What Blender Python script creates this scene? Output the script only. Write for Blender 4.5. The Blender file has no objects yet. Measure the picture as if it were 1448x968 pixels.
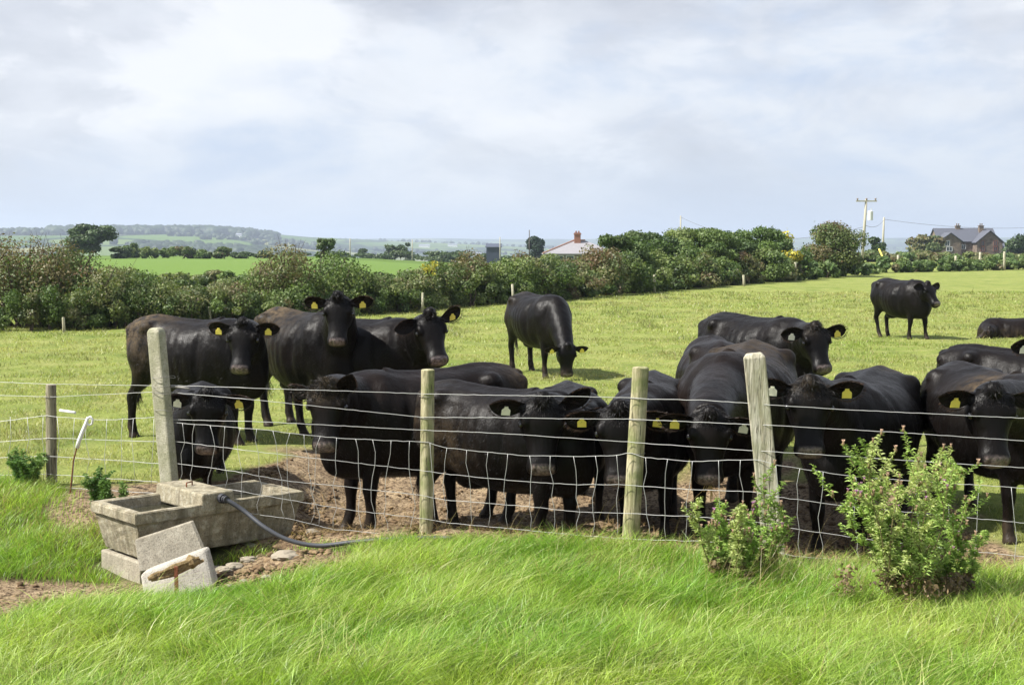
import bpy, bmesh, math, random
import numpy as np
from mathutils import Vector, Matrix, Euler
from math import radians as R, sin, cos, pi, sqrt, exp

random.seed(7); rng = np.random.default_rng(11)
scene = bpy.context.scene
C = scene.collection
# ---------------------------------------------------------------- camera
FPX, CX, CY, HZ, CAMZ = 2000.0, 724.0, 484.0, 345.0, 2.1
PITCH = math.atan((CY-HZ)/FPX)
cam_data = bpy.data.cameras.new('camera'); cam = bpy.data.objects.new('camera', cam_data); C.objects.link(cam)
cam.location = (0, 0, CAMZ); cam.rotation_euler = (pi/2-PITCH, 0, 0)
cam_data.sensor_width = 36; cam_data.lens = 36*FPX/1448; cam_data.clip_end = 60000; cam_data.clip_start = 0.05
scene.camera = cam
# ---------------------------------------------------------------- light and sky
SUN_EL, SUN_AZ = R(50), R(-104)       # azimuth measured from +Y towards +X
sun_dir = Vector((cos(SUN_EL)*sin(SUN_AZ), cos(SUN_EL)*cos(SUN_AZ), sin(SUN_EL)))
sd = bpy.data.lights.new('sun', 'SUN'); so = bpy.data.objects.new('sun', sd); C.objects.link(so)
sd.energy = 5.0; sd.angle = R(0.6); sd.color = (1, .965, .9)
so.rotation_euler = (-sun_dir).to_track_quat('-Z', 'Y').to_euler()
w = bpy.data.worlds.new('World'); scene.world = w; w.use_nodes = True
def build_world():
    nt = w.node_tree; N = nt.nodes; L = nt.links; N.clear()
    def nd(t, **k):
        n = N.new(t)
        for a, b in k.items(): setattr(n, a, b)
        return n
    out = nd('ShaderNodeOutputWorld'); bg = nd('ShaderNodeBackground'); bg.inputs['Strength'].default_value = 0.064
    sky = nd('ShaderNodeTexSky', sky_type='NISHITA', sun_disc=False, sun_elevation=SUN_EL, sun_rotation=SUN_AZ)
    sky.air_density = 1.0; sky.dust_density = 1.5; sky.ozone_density = 1.0
    tc = nd('ShaderNodeTexCoord'); sep = nd('ShaderNodeSeparateXYZ'); L.new(tc.outputs['Generated'], sep.inputs[0])
    def mth(op, a, b=None, c=None, clamp=False):
        m = nd('ShaderNodeMath', operation=op); m.use_clamp = clamp
        for i, v in enumerate((a, b, c)):
            if v is None: continue
            if isinstance(v, (int, float)): m.inputs[i].default_value = v
            else: L.new(v, m.inputs[i])
        return m.outputs[0]
    cmb = nd('ShaderNodeMapping'); cmb.inputs['Scale'].default_value = (1, 1, 2.3); L.new(tc.outputs['Generated'], cmb.inputs[0])
    def noise(scale, det, rough, off, dist=0.0):
        mp = nd('ShaderNodeMapping'); mp.inputs['Location'].default_value = off; mp.inputs['Scale'].default_value = (1, 1.0, 1)
        L.new(cmb.outputs[0], mp.inputs[0])
        n = nd('ShaderNodeTexNoise'); n.inputs['Scale'].default_value = scale; n.inputs['Detail'].default_value = det
        n.inputs['Roughness'].default_value = rough; n.inputs['Distortion'].default_value = dist
        L.new(mp.outputs[0], n.inputs[0]); return n.outputs['Fac']
    def ramp(v, pts):
        r = nd('ShaderNodeValToRGB'); L.new(v, r.inputs[0]); e = r.color_ramp.elements
        while len(e) < len(pts): e.new(.5)
        for k, (p, c) in enumerate(pts): e[k].position = p; e[k].color = c if len(c) == 4 else (*c, 1)
        return r.outputs[0]
    def mix(f, a, b):
        m = nd('ShaderNodeMix', data_type='RGBA'); 
        if isinstance(f, (int, float)): m.inputs[0].default_value = f
        else: L.new(f, m.inputs[0])
        for i, v in ((6, a), (7, b)):
            if isinstance(v, tuple): m.inputs[i].default_value = (*v, 1)
            else: L.new(v, m.inputs[i])
        return m.outputs[2]
    cover = ramp(noise(3.1, 6, .55, (3.1, 1.7, .4), .3), [(0.36, (0, 0, 0)), (0.50, (1, 1, 1))])
    lump = noise(4.6, 9, .56, (8.3, -2.2, 1.9), .35)
    puff = noise(9.5, 9, .60, (2.3, 4.2, .9), .35)
    cloud = ramp(lump, [(0.34, (4.75, 4.95, 5.6)), (0.45, (5.9, 6.1, 6.65)), (0.52, (6.8, 7.0, 7.5)), (0.58, (8.4, 8.45, 8.6))])
    cloud = mix(mth('MULTIPLY', ramp(puff, [(0.50, (0, 0, 0)), (0.555, (1, 1, 1))]), ramp(lump, [(0.42, (.12, .12, .12)), (0.54, (.85, .85, .85))])), cloud, (8.2, 8.3, 8.6))
    blue = mix(0.45, sky.outputs[0], (5.0, 6.2, 8.4))
    low = ramp(sep.outputs['Z'], [(0.0, (1, 1, 1)), (0.085, (0, 0, 0))])
    c1 = mix(cover, mix(ramp(puff, [(0.40, (0, 0, 0)), (0.60, (1, 1, 1))]), (5.0, 5.8, 7.3), (7.2, 7.5, 8.0)), cloud)
    haze_c = mix(ramp(noise(7, 5, .5, (1, 1, 0)), [(0.40, (0, 0, 0)), (0.62, (1, 1, 1))]), (5.3, 6.2, 7.4), (6.2, 6.8, 7.6))
    lowm = mth('MULTIPLY', low, 0.9)
    c2 = mix(lowm, c1, haze_c)
    # overhead and behind the camera keep more of the real sky
    up = ramp(sep.outputs['Z'], [(0.35, (0, 0, 0)), (0.8, (1, 1, 1))])
    c3 = mix(mth('MULTIPLY', up, .7), c2, blue)
    c4 = mix(0.12, c3, sky.outputs[0])
    L.new(c4, bg.inputs['Color']); L.new(bg.outputs[0], out.inputs[0])
build_world()
scene.view_settings.view_transform = 'Standard'; scene.view_settings.look = 'None'
scene.view_settings.exposure = 0.98; scene.view_settings.gamma = 1.0; scene.view_settings.use_curve_mapping = False
scene.render.resolution_x = 1024; scene.render.resolution_y = 684
scene.render.engine = 'CYCLES'
try:
    scene.cycles.max_bounces = 7; scene.cycles.transparent_max_bounces = 8; scene.cycles.volume_bounces = 0
except Exception: pass

# ---------------------------------------------------------------- pixel <-> world (used only to read real positions off the photo)
CP, SP = cos(PITCH), sin(PITCH)
def ray(px, py):
    u, v = (px-CX)/FPX, (CY-py)/FPX
    return Vector((u, CP+v*SP, -SP+v*CP))
def at_depth(px, py, Y):
    d = ray(px, py); return Vector((0, 0, CAMZ)) + d*(Y/d.y)
def at_z(px, py, z=0.0):
    d = ray(px, py); return Vector((0, 0, CAMZ)) + d*((z-CAMZ)/d.z)
def xat(px, Y): return at_depth(px, HZ, Y).x
def yaw2(a): return Vector((cos(R(a)), sin(R(a)), 0))

# ---------------------------------------------------------------- value noise (numpy)
_tab = np.random.default_rng(5).random((256, 256))
def vnoise(x, y):
    x = np.asarray(x, float); y = np.asarray(y, float)
    xi = np.floor(x).astype(int); yi = np.floor(y).astype(int); xf = x-xi; yf = y-yi
    u = xf*xf*(3-2*xf); v = yf*yf*(3-2*yf)
    g = lambda i, j: _tab[(xi+i) & 255, (yi+j) & 255]
    return (g(0,0)*(1-u)+g(1,0)*u)*(1-v) + (g(0,1)*(1-u)+g(1,1)*u)*v
def fbm(x, y, o=4):
    s = 0; a = .5
    for k in range(o):
        s = s + a*vnoise(np.asarray(x)*2**k+17.3*k, np.asarray(y)*2**k+5.1*k); a *= .5
    return s/(1-.5**o)
def sst(a, b, x):
    t = np.clip((np.asarray(x, float)-a)/(b-a), 0, 1); return t*t*(3-2*t)

# ---------------------------------------------------------------- fence line (plan view) and ground height
P72 = (xat(72, 12.24), 12.24); P232 = (-2.60, 10.86); KINK = (-2.0, 10.40); P602 = (-.61, 10.19)
P897 = (.81, 9.77); P1080 = (1.72, 9.36)
LINE_R = [P232, KINK, P602, P897, P1080, (3.25, 8.85), (4.3, 8.5)]
LINE_L = [(-7.5, 13.0), P72, P232]
def fence_y(x):
    xs = [-9, -7.5, P72[0], P232[0], KINK[0], P602[0], P897[0], P1080[0], 3.25, 4.3, 9]
    ys = [13.3, 13.0, P72[1], P232[1], KINK[1], P602[1], P897[1], P1080[1], 8.85, 8.5, 7.5]
    return np.interp(x, xs, ys)
def gz(x, y):
    x = np.asarray(x, float); y = np.asarray(y, float)
    r = np.hypot(x, y)
    z = (fbm(x*.35+3, y*.35+9, 3)-.5)*.10*(1-sst(30, 60, r)*.3)
    z = z + (fbm(x*1.6, y*1.6, 3)-.5)*.05*(1-sst(40, 80, r))
    d = y-fence_y(x)
    hol = sst(.1, .6, d)*(1-sst(2.7, 4.6, d))*sst(-2.3, -1.45, x)*(1-sst(2.4, 3.6, x))
    z = z - .27*hol
    hol2 = sst(.1, .5, d)*(1-sst(1.8, 3.2, d))*sst(2.2, 3.0, x); z = z - .10*hol2*(1-hol)
    tr = np.exp(-(((x+2.75)/1.45)**2+((y-9.6)/1.1)**2)**1.5)
    z = z - .28*tr*(1-hol)
    fl = (1-sst(-3.4, -2.4, x))*(1-sst(-1.6, -.4, d)); z = z - .20*fl*(1-tr)
    bank = np.exp(-((x-.2)/1.6)**2)*np.exp(-((d+.85)/.6)**2); z = z - .03*bank
    # far landscape: shelf, then valley, then hills
    th = np.degrees(np.arctan2(x, np.maximum(y, .01)))      # 0 straight ahead, - left
    z = z - 1.6*sst(70, 200, r)*np.exp(-((th+1)/5.0)**2)
    far = sst(260, 900, r)
    z = z - 34*far
    left = np.exp(-((th+17)/9.5)**4)
    hill = 53*left*sst(1000, 2700, r)*(1-.6*sst(3200, 5000, r))
    mid = 42*np.exp(-((th+6)/9)**2)*sst(2200, 4200, r)
    ridge = (70+16*(fbm(th*.25+40, 0*th+2, 3)-.5))*sst(4500, 8200, r)*(1-left*.9)
    z = z + hill + np.maximum(mid, ridge) + far*(fbm(x/700+5, y/700+3, 4)-.5)*16
    return z
def gzf(x, y): return float(gz(x, y))

# ---------------------------------------------------------------- object helpers
def tag(o, label=None, cat=None, group=None, kind=None):
    if label: o['label'] = label
    if cat: o['category'] = cat
    if group: o['group'] = group
    if kind: o['kind'] = kind
    return o
def empty(name, loc=(0, 0, 0), rz=0.0):
    o = bpy.data.objects.new(name, None); C.objects.link(o); o.location = loc; o.rotation_euler = (0, 0, rz)
    o.empty_display_size = .1; return o
def link(name, me, mat=None, parent=None, world=True):
    """link a mesh whose vertices are in world space (world=True keeps them there under a parent)"""
    o = bpy.data.objects.new(name, me); C.objects.link(o)
    if mat is not None:
        for m in (mat if isinstance(mat, (list, tuple)) else [mat]): me.materials.append(m)
    if parent is not None:
        o.parent = parent
        if world:
            def wm(q): return q.matrix_basis.copy() if q.parent is None else wm(q.parent) @ q.matrix_parent_inverse @ q.matrix_basis
            o.matrix_parent_inverse = wm(parent).inverted()
    return o
def np_mesh(name, V, F, smooth=False, attrs=None, fmat=None):
    """V (n,3), F (m,k) with k = 3 or 4"""
    V = np.asarray(V, np.float32); F = np.asarray(F, np.int32); k = F.shape[1]
    me = bpy.data.meshes.new(name)
    me.vertices.add(len(V)); me.vertices.foreach_set('co', V.ravel())
    me.loops.add(F.size); me.loops.foreach_set('vertex_index', F.ravel())
    me.polygons.add(len(F)); me.polygons.foreach_set('loop_start', np.arange(0, F.size, k, dtype=np.int32))
    me.polygons.foreach_set('loop_total', np.full(len(F), k, np.int32))
    if smooth: me.polygons.foreach_set('use_smooth', np.ones(len(F), bool))
    if fmat is not None: me.polygons.foreach_set('material_index', np.asarray(fmat, np.int32))
    me.update(calc_edges=True)
    for n, a in (attrs or {}).items():
        a = np.asarray(a, np.float32)
        if a.ndim == 1: me.attributes.new(n, 'FLOAT', 'POINT').data.foreach_set('value', a)
        else:
            if a.shape[1] == 3: a = np.hstack([a, np.ones((len(a), 1), np.float32)])
            me.attributes.new(n, 'FLOAT_COLOR', 'POINT').data.foreach_set('color', a.ravel())
    return me
def tube(pts, rad, n=6, caps=True):
    """returns V, F(list of quads/tris as quads) for a tube along pts"""
    P = [Vector(p) for p in pts]; V = []; F = []
    rr = rad if isinstance(rad, (list, tuple, np.ndarray)) else [rad]*len(P)
    up = Vector((0, 0, 1)); prev = None
    for i, p in enumerate(P):
        t = (P[min(i+1, len(P)-1)]-P[max(i-1, 0)]).normalized()
        s = t.cross(prev if prev is not None else up)
        if s.length < 1e-4: s = t.cross(Vector((1, 0, 0)))
        s.normalize(); u = s.cross(t); prev = u
        for k in range(n):
            a = 2*pi*k/n; V.append(p+(s*cos(a)+u*sin(a))*rr[i])
    for i in range(len(P)-1):
        for k in range(n):
            a = i*n+k; b = i*n+(k+1) % n; F.append((a, b, b+n, a+n))
    if caps:
        for base, fl in ((0, 1), ((len(P)-1)*n, 0)):
            c = len(V); V.append(P[0 if fl else -1].copy())
            for k in range(n):
                a, b = base+k, base+(k+1) % n
                F.append((b, a, c, c) if fl else (a, b, c, c))
    return V, F
class MB:
    """collects shapes into one mesh"""
    def __init__(s): s.V = []; s.F = []; s.M = []
    def add(s, V, F, mi=0):
        b = len(s.V); s.V += [Vector(v) for v in V]
        for f in F:
            f = tuple(b+i for i in dict.fromkeys(f))
            if len(f) > 2: s.F.append(f); s.M.append(mi)
        return s
    def tube(s, pts, r, n=6, mi=0, caps=True): return s.add(*tube(pts, r, n, caps), mi)
    def box(s, c, size, rot=None, mi=0, taper=1.0, jit=0):
        c = Vector(c); hx, hy, hz = [v/2 for v in size]; V = []
        for z, t in ((-hz, 1.0), (hz, taper)):
            for x, y in ((-hx, -hy), (hx, -hy), (hx, hy), (-hx, hy)):
                v = Vector((x*t, y*t, z))
                if jit: v += Vector([random.uniform(-jit, jit) for _ in range(3)])
                if rot is not None: v = rot @ v
                V.append(c+v)
        return s.add(V, [(3,2,1,0),(4,5,6,7),(0,1,5,4),(1,2,6,5),(2,3,7,6),(3,0,4,7)], mi)
    def ell(s, c, r, rot=None, nu=12, nv=8, mi=0):
        c = Vector(c); V = []; F = []
        for i in range(nv+1):
            ph = pi*i/nv
            for k in range(nu):
                a = 2*pi*k/nu; v = Vector((r[0]*sin(ph)*cos(a), r[1]*sin(ph)*sin(a), r[2]*cos(ph)))
                if rot is not None: v = rot @ v
                V.append(c+v)
        for i in range(nv):
            for k in range(nu):
                a = i*nu+k; b = i*nu+(k+1) % nu; F.append((a+nu, b+nu, b, a))
        return s.add(V, F, mi)
    def mesh(s, name, smooth=False):
        me = bpy.data.meshes.new(name); me.from_pydata([tuple(v) for v in s.V], [], s.F); me.validate()
        if len(me.polygons) == len(s.M): me.polygons.foreach_set('material_index', np.array(s.M, np.int32))
        if smooth: me.polygons.foreach_set('use_smooth', np.ones(len(me.polygons), bool))
        me.update(); return me
    def build(s, name, mat, parent=None, smooth=False, bevel=0, sub=0):
        me = s.mesh(name, smooth)
        if bevel:
            bm = bmesh.new(); bm.from_mesh(me)
            bmesh.ops.remove_doubles(bm, verts=bm.verts, dist=1e-5)
            es = [e for e in bm.edges if len(e.link_faces) == 2 and e.calc_face_angle(0) > .5]
            bmesh.ops.bevel(bm, geom=es, offset=bevel, segments=2, affect='EDGES', profile=.5)
            bm.to_mesh(me); bm.free()
        return link(name, me, mat, parent)

# ---------------------------------------------------------------- materials
MATS = {}
class NT:
    def __init__(s, name):
        s.m = bpy.data.materials.new(name); s.m.use_nodes = True; s.t = s.m.node_tree; s.N = s.t.nodes; s.L = s.t.links
        s.N.clear(); s.out = s.N.new('ShaderNodeOutputMaterial')
    def nd(s, t, **k):
        n = s.N.new(t)
        for a, b in k.items(): setattr(n, a, b)
        return n
    def put(s, inp, v):
        if v is None: return
        if hasattr(v, 'links') or hasattr(v, 'is_linked'): s.L.new(v, inp)
        elif isinstance(v, tuple) and len(v) == 3 and inp.type == 'RGBA': inp.default_value = (*v, 1)
        else: inp.default_value = v
    def math(s, op, a, b=None, clamp=False):
        m = s.nd('ShaderNodeMath', operation=op); m.use_clamp = clamp; s.put(m.inputs[0], a); s.put(m.inputs[1], b); return m.outputs[0]
    def coord(s, which='Object', scale=None):
        o = s.nd('ShaderNodeTexCoord').outputs[which]
        if scale is not None:
            mp = s.nd('ShaderNodeMapping'); s.L.new(o, mp.inputs[0]); mp.inputs['Scale'].default_value = scale; o = mp.outputs[0]
        return o
    def pos(s, scale=None):
        o = s.nd('ShaderNodeNewGeometry').outputs['Position']
        if scale is not None:
            mp = s.nd('ShaderNodeMapping'); s.L.new(o, mp.inputs[0]); mp.inputs['Scale'].default_value = scale; o = mp.outputs[0]
        return o
    def noise(s, vec, scale, det=4, rough=.55, dist=0, out='Fac'):
        n = s.nd('ShaderNodeTexNoise'); s.put(n.inputs['Vector'], vec); n.inputs['Scale'].default_value = scale
        n.inputs['Detail'].default_value = det; n.inputs['Roughness'].default_value = rough; n.inputs['Distortion'].default_value = dist
        return n.outputs[out]
    def ramp(s, v, pts, interp='LINEAR'):
        r = s.nd('ShaderNodeValToRGB'); s.put(r.inputs[0], v); e = r.color_ramp.elements; r.color_ramp.interpolation = interp
        while len(e) < len(pts): e.new(.5)
        for k, (p, c) in enumerate(pts):
            if isinstance(c, (int, float)): c = (c, c, c)
            e[k].position = p; e[k].color = (*c, 1)
        return r.outputs[0]
    def mix(s, f, a, b, blend='MIX'):
        m = s.nd('ShaderNodeMix', data_type='RGBA', blend_type=blend); s.put(m.inputs[0], f)
        for i, v in ((6, a), (7, b)):
            if isinstance(v, tuple): m.inputs[i].default_value = (*v[:3], 1)
            else: s.L.new(v, m.inputs[i])
        return m.outputs[2]
    def attr(s, name, out='Fac'): return s.nd('ShaderNodeAttribute', attribute_name=name).outputs[out]
    def bump(s, h, strength=.5, dist=.01, nrm=None):
        b = s.nd('ShaderNodeBump'); s.put(b.inputs['Height'], h); b.inputs['Strength'].default_value = strength
        b.inputs['Distance'].default_value = dist
        if nrm is not None: s.L.new(nrm, b.inputs['Normal'])
        return b.outputs[0]
    def bsdf(s, color, rough=.6, normal=None, metal=0.0, spec=.5, **kw):
        b = s.nd('ShaderNodeBsdfPrincipled'); s.put(b.inputs['Base Color'], color); s.put(b.inputs['Roughness'], rough)
        s.put(b.inputs['Metallic'], metal); s.put(b.inputs['Specular IOR Level'], spec)
        if normal is not None: s.L.new(normal, b.inputs['Normal'])
        for k, v in kw.items(): s.put(b.inputs[k.replace('_', ' ')], v)
        return b.outputs[0]
    def end(s, sh): s.L.new(sh, s.out.inputs[0]); return s.m
# ---------------------------------------------------------------- cows
def mat_coat():
    n = NT('cow_coat'); co = n.coord('Object'); geo = n.pos()
    brown = n.attr('brown'); dust = n.attr('dust'); muz = n.attr('muz'); hoof = n.attr('hoof'); nos = n.attr('nos')
    n1 = n.noise(geo, 2.2, 4, .6); n2 = n.noise(geo, 38, 3, .6)
    base = n.mix(n.ramp(n1, [(.35, 0), (.7, 1)]), (.0018, .0018, .0020), (.0036, .0030, .0027))
    br = n.mix(n.ramp(n.noise(geo, 3.1, 5, .6), [(.3, .25), (.7, 1)]), base, (.0105, .0064, .0046))
    c = n.mix(brown, base, br)
    dm = n.math('MULTIPLY', n.math('MULTIPLY', dust, 1.35), n.ramp(n.noise(geo, 9, 6, .7), [(.38, 0), (.62, 1)]), True)
    c = n.mix(dm, c, n.mix(n2, (.05, .034, .02), (.16, .115, .065)))
    c = n.mix(muz, c, n.mix(n.ramp(n.noise(geo, 60, 3), [(.4, 0), (.6, 1)]), (.07, .056, .054), (.22, .17, .155)))
    c = n.mix(nos, c, (.006, .004, .004))
    c = n.mix(hoof, c, n.mix(n2, (.012, .010, .008), (.05, .036, .024)))
    st = n.coord('Object', (1.0, 1.0, .22))
    fine = n.noise(st, 130, 2, .5); mid = n.noise(st, 26, 3, .6)
    h = n.math('ADD', n.math('MULTIPLY', fine, .5), n.math('MULTIPLY', mid, 1.0))
    nr = n.bump(h, .55, .009)
    ro = n.mix(muz, n.mix(n.ramp(n.noise(st, 17, 5, .7, 1.5), [(.35, 0), (.65, 1)]), n.ramp(n.noise(geo, 5, 4), [(.3, .32), (.7, .42)]), (.50, .50, .50)), (.3, .3, .3))
    ro = n.mix(dm, ro, (.9, .9, .9))
    return n.end(n.bsdf(c, ro, nr, spec=n.math('ADD', n.math('MULTIPLY', muz, .45), .135)))
def mat_simple(name, col, rough=.5, spec=.5, metal=0.0, var=0.0, bs=0.0, bscale=40, **kw):
    n = NT(name); co = n.pos()
    c = col
    if var: c = n.mix(n.noise(co, bscale*.3, 5, .65), tuple(v*(1-var) for v in col), tuple(min(1, v*(1+var)) for v in col))
    nr = n.bump(n.noise(co, bscale, 5, .65), bs, .01) if bs else None
    return n.end(n.bsdf(c, rough, nr, metal, spec, **kw))
M_COAT = mat_coat()
M_EYE = mat_simple('cow_eye', (.004, .003, .003), .06, .8)
M_HAIR = NT('cow_hair'); _c = M_HAIR.attr('hc', 'Color'); M_HAIR = M_HAIR.end(M_HAIR.bsdf(_c, .55, spec=.35))
M_TAGY = mat_simple('ear_tag_yellow', (.80, .67, .12), .45, .4, var=.08)
M_TAGW = mat_simple('ear_tag_pale', (.80, .78, .62), .5, .4, var=.08)
M_STRAW = mat_simple('straw', (.42, .30, .12), .8, .2, var=.3)

def loft(mb, secs, n=22, expo=2.3):
    """secs: (centre, side, up, w, h_top, h_bot, e)"""
    V = []; F = []
    for s in secs:
        c, sd_, up, w_, ht, hb = s[:6]; e = s[6] if len(s) > 6 else expo
        for k in range(n):
            a = 2*pi*k/n; ca, sa = cos(a), sin(a)
            x = math.copysign(abs(ca)**(2/e), ca)*w_; y = math.copysign(abs(sa)**(2/e), sa)*(ht if sa > 0 else hb)
            V.append(c+sd_*x+up*y)
    m = len(secs)
    for i in range(m-1):
        for k in range(n):
            a = i*n+k; b = i*n+(k+1) % n; F.append((a, b, b+n, a+n))
    for i, rev in ((0, True), (m-1, False)):
        ci = len(V); V.append(secs[i][0].copy())
        for k in range(n):
            a, b = i*n+k, i*n+(k+1) % n; F.append((b, a, ci) if rev else (a, b, ci))
    mb.add(V, F)
def catmull(ks, xs, x):
    return float(np.interp(x, xs, ks))
def smooth_interp(table, m):
    T = np.array(table, float); t = T[:, 0]; q = np.linspace(t[0], t[-1], m); out = [q]
    for c in range(1, T.shape[1]):
        y = T[:, c]; d = np.gradient(y, t)
        i = np.clip(np.searchsorted(t, q)-1, 0, len(t)-2); h = t[i+1]-t[i]; s = (q-t[i])/h
        out.append((2*s**3-3*s**2+1)*y[i]+(s**3-2*s**2+s)*h*d[i]+(-2*s**3+3*s**2)*y[i+1]+(s**3-s**2)*h*d[i+1])
    return np.stack(out, 1)
# x, top z, bottom z, half width, exponent
TORSO = [(-.90, 1.17, .98, .07, 2.0), (-.87, 1.235, .86, .16, 2.1), (-.80, 1.28, .75, .235, 2.2), (-.68, 1.315, .66, .285, 2.3), (-.52, 1.325, .59, .32, 2.4),
         (-.34, 1.31, .52, .35, 2.35), (-.10, 1.29, .455, .395, 2.2), (.12, 1.285, .435, .400, 2.15), (.32, 1.295, .445, .355, 2.15),
         (.48, 1.315, .455, .300, 2.2), (.62, 1.30, .45, .260, 2.2), (.74, 1.23, .47, .215, 2.1), (.83, 1.13, .53, .16, 2.0), (.88, 1.0, .64, .085, 2.0)]
# t, top, bottom, half width
HEAD = [(-.10, -.05, -.15, .060), (-.04, -.012, -.190, .100), (.03, .006, -.220, .124), (.12, .018, -.245, .140), (.22, .022, -.266, .150), (.32, .015, -.268, .147),
        (.42, .002, -.254, .130), (.52, -.010, -.232, .111), (.64, -.020, -.206, .098), (.76, -.024, -.190, .093), (.86, -.020, -.184, .103),
        (.93, -.026, -.180, .104), (.985, -.048, -.168, .088), (1.015, -.080, -.140, .052)]
HL = .475
def cow(label, o, yaw, h, hyaw, hpitch, hroll=0, s=1.0, hs=None, base=None, tags=('y', 'y'), ears=((0, 0), (0, 0)), dust=(), brown=.3,
        vox=.016, lying=False, poll=0.02, legs=None, curly=0, tail=None, straw=False, fat=1.0):
    """o = (px, depth) of mid body; h = (px, py, depth) of the poll; angles in degrees, heading 0 = +X, -90 = towards the camera"""
    hs = hs or s
    O = Vector((xat(o[0], o[1]), o[1], 0)); O.z = gzf(O.x, O.y) if base is None else base
    f = yaw2(yaw); lf = Vector((-f.y, f.x, 0)); up = Vector((0, 0, 1))
    dz = -.50 if lying else 0
    def W(x, y, z): return O + (f*x + lf*y*fat + up*(z+dz))*s
    mb = MB()
    rows = smooth_interp(TORSO, 34); secs = []
    for x, zt, zb, hw, e in rows:
        zc = zb+(zt-zb)*.52; secs.append((W(x, 0, zc), lf, up, hw*s*fat, (zt-zc)*s, (zc-zb)*s, e))
    loft(mb, secs, 26)
    # bones and muscle masses that show through the coat
    E = lambda x, y, z, a, b, c: mb.ell(W(x, y, z), (a*s, b*s, c*s), rot=Matrix.Rotation(R(yaw), 3, 'Z'))
    for q in (-1, 1):
        E(-.50, q*.235, 1.215, .09, .065, .07); E(-.82, q*.125, 1.17, .07, .05, .07)
        E(.44, q*.185, 1.02, .15, .125, .24); E(-.60, q*.175, .96, .23, .155, .28); E(.60, q*.15, .86, .15, .12, .2)
        E(.05, q*.2, .84, .38, .19, .26)
    E(.46, 0, 1.285, .22, .07, .045); E(-.84, 0, 1.245, .10, .05, .05); E(.76, 0, .70, .15, .12, .22); E(.62, 0, .60, .2, .12, .14)
    E(-.33, 0, .50, .18, .13, .08)
    # neck
    hv = yaw2(hyaw); hp = R(hpitch); A = (hv*cos(hp)+up*sin(hp)).normalized(); S = Vector((-hv.y, hv.x, 0)); U = S.cross(A)*-1
    if U.z < 0 and abs(hpitch) < 89: U = -U
    rot = Matrix.Rotation(R(hroll), 3, A); S = rot @ S; U = rot @ U        # S = the animal's left
    PO = at_depth(*h); L = HL*hs
    H = lambda t, sd_, u: PO + A*(t*L) + S*(sd_*hs) + U*(u*hs)
    n0 = W(.46, 0, 1.0); n3 = H(.10, 0, -.115); n1 = n0.lerp(W(.80, 0, 1.05), .8)
    dd = (n3-n1).normalized(); back = (-(A*.35)-U*.45).normalized(); n2 = n3+(back*.45-dd*.55)*.26*s
    secs = []; M = 16; pu = up
    for i in range(M):
        t = i/(M-1); a = (1-t)**3; b = 3*(1-t)**2*t; c = 3*(1-t)*t*t; d = t**3
        p = n0*a+n1*b+n2*c+n3*d
        tg = ((n1-n0)*(1-t)**2+(n2-n1)*2*(1-t)*t+(n3-n2)*t*t).normalized()
        side = lf.lerp(S, t*t); side = (side-tg*side.dot(tg)).normalized(); u_ = tg.cross(side)
        k = t**.9
        ht = (.29*(1-k)+.135*k)*s; hb = (.42*(1-k)**1.2+.15*k)*s; w_ = (.245*(1-k)+.128*k)*s
        secs.append((p, side, u_, w_, ht, hb, 2.1))
    loft(mb, secs, 22)
    # head
    hr = smooth_interp(HEAD, 30); secs = []
    for t, tp, bt, hw in hr:
        c = (tp+bt)/2; hh = (tp-bt)/2
        e = 2.5 if .05 < t < .5 else 2.15
        secs.append((H(t, 0, c+.01), S, U, hw*hs, (hh-.01)*hs, (hh+.01)*hs, e))
    loft(mb, secs, 24)
    HR = Matrix((A, S, U)).transposed()
    HE = lambda t, sd_, u, a, b, c: mb.ell(H(t, sd_, u), (a*hs, b*hs, c*hs), rot=HR)
    HE(-.01, 0, .002+poll*.3, .065, .062, .035+poll)
    for q in (-1, 1):
        HE(.27, q*.116, -.026, .055, .034, .036)       # brow
        HE(.34, q*.082, -.172, .10, .048, .085)         # cheek
        HE(.90, q*.060, -.082, .045, .038, .042)       # nostril rims
        HE(.07, q*.125, -.07, .05, .035, .045)          # ear root
    HE(.90, 0, -.155, .055, .065, .030)                # chin
    # legs
    fl = legs or [(0, 0), (0, 0), (0, 0), (0, 0)]
    if not lying:
        FR = [(.50, .13, 1.02, .15, .07), (.53, .165, .84, .13, .085), (.51, .172, .70, .098, .072), (.53, .17, .56, .072, .058), (.54, .165, .43, .056, .050),
              (.545, .163, .385, .055, .052), (.54, .162, .31, .041, .040), (.535, .162, .20, .036, .035), (.54, .162, .125, .045, .044), (.56, .162, .075, .046, .046), (.575, .162, .035, .060, .056), (.578, .162, .0, .066, .060)]
        HRr = [(-.60, .12, 1.02, .20, .09), (-.56, .165, .86, .20, .12), (-.54, .18, .74, .165, .105), (-.60, .185, .62, .11, .078), (-.69, .182, .53, .075, .052),
               (-.745, .175, .465, .058, .045), (-.74, .172, .41, .050, .042), (-.725, .17, .30, .040, .038), (-.715, .17, .19, .040, .038), (-.705, .17, .125, .048, .046), (-.68, .17, .075, .046, .046), (-.66, .17, .035, .060, .056), (-.657, .17, .0, .066, .060)]
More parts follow.
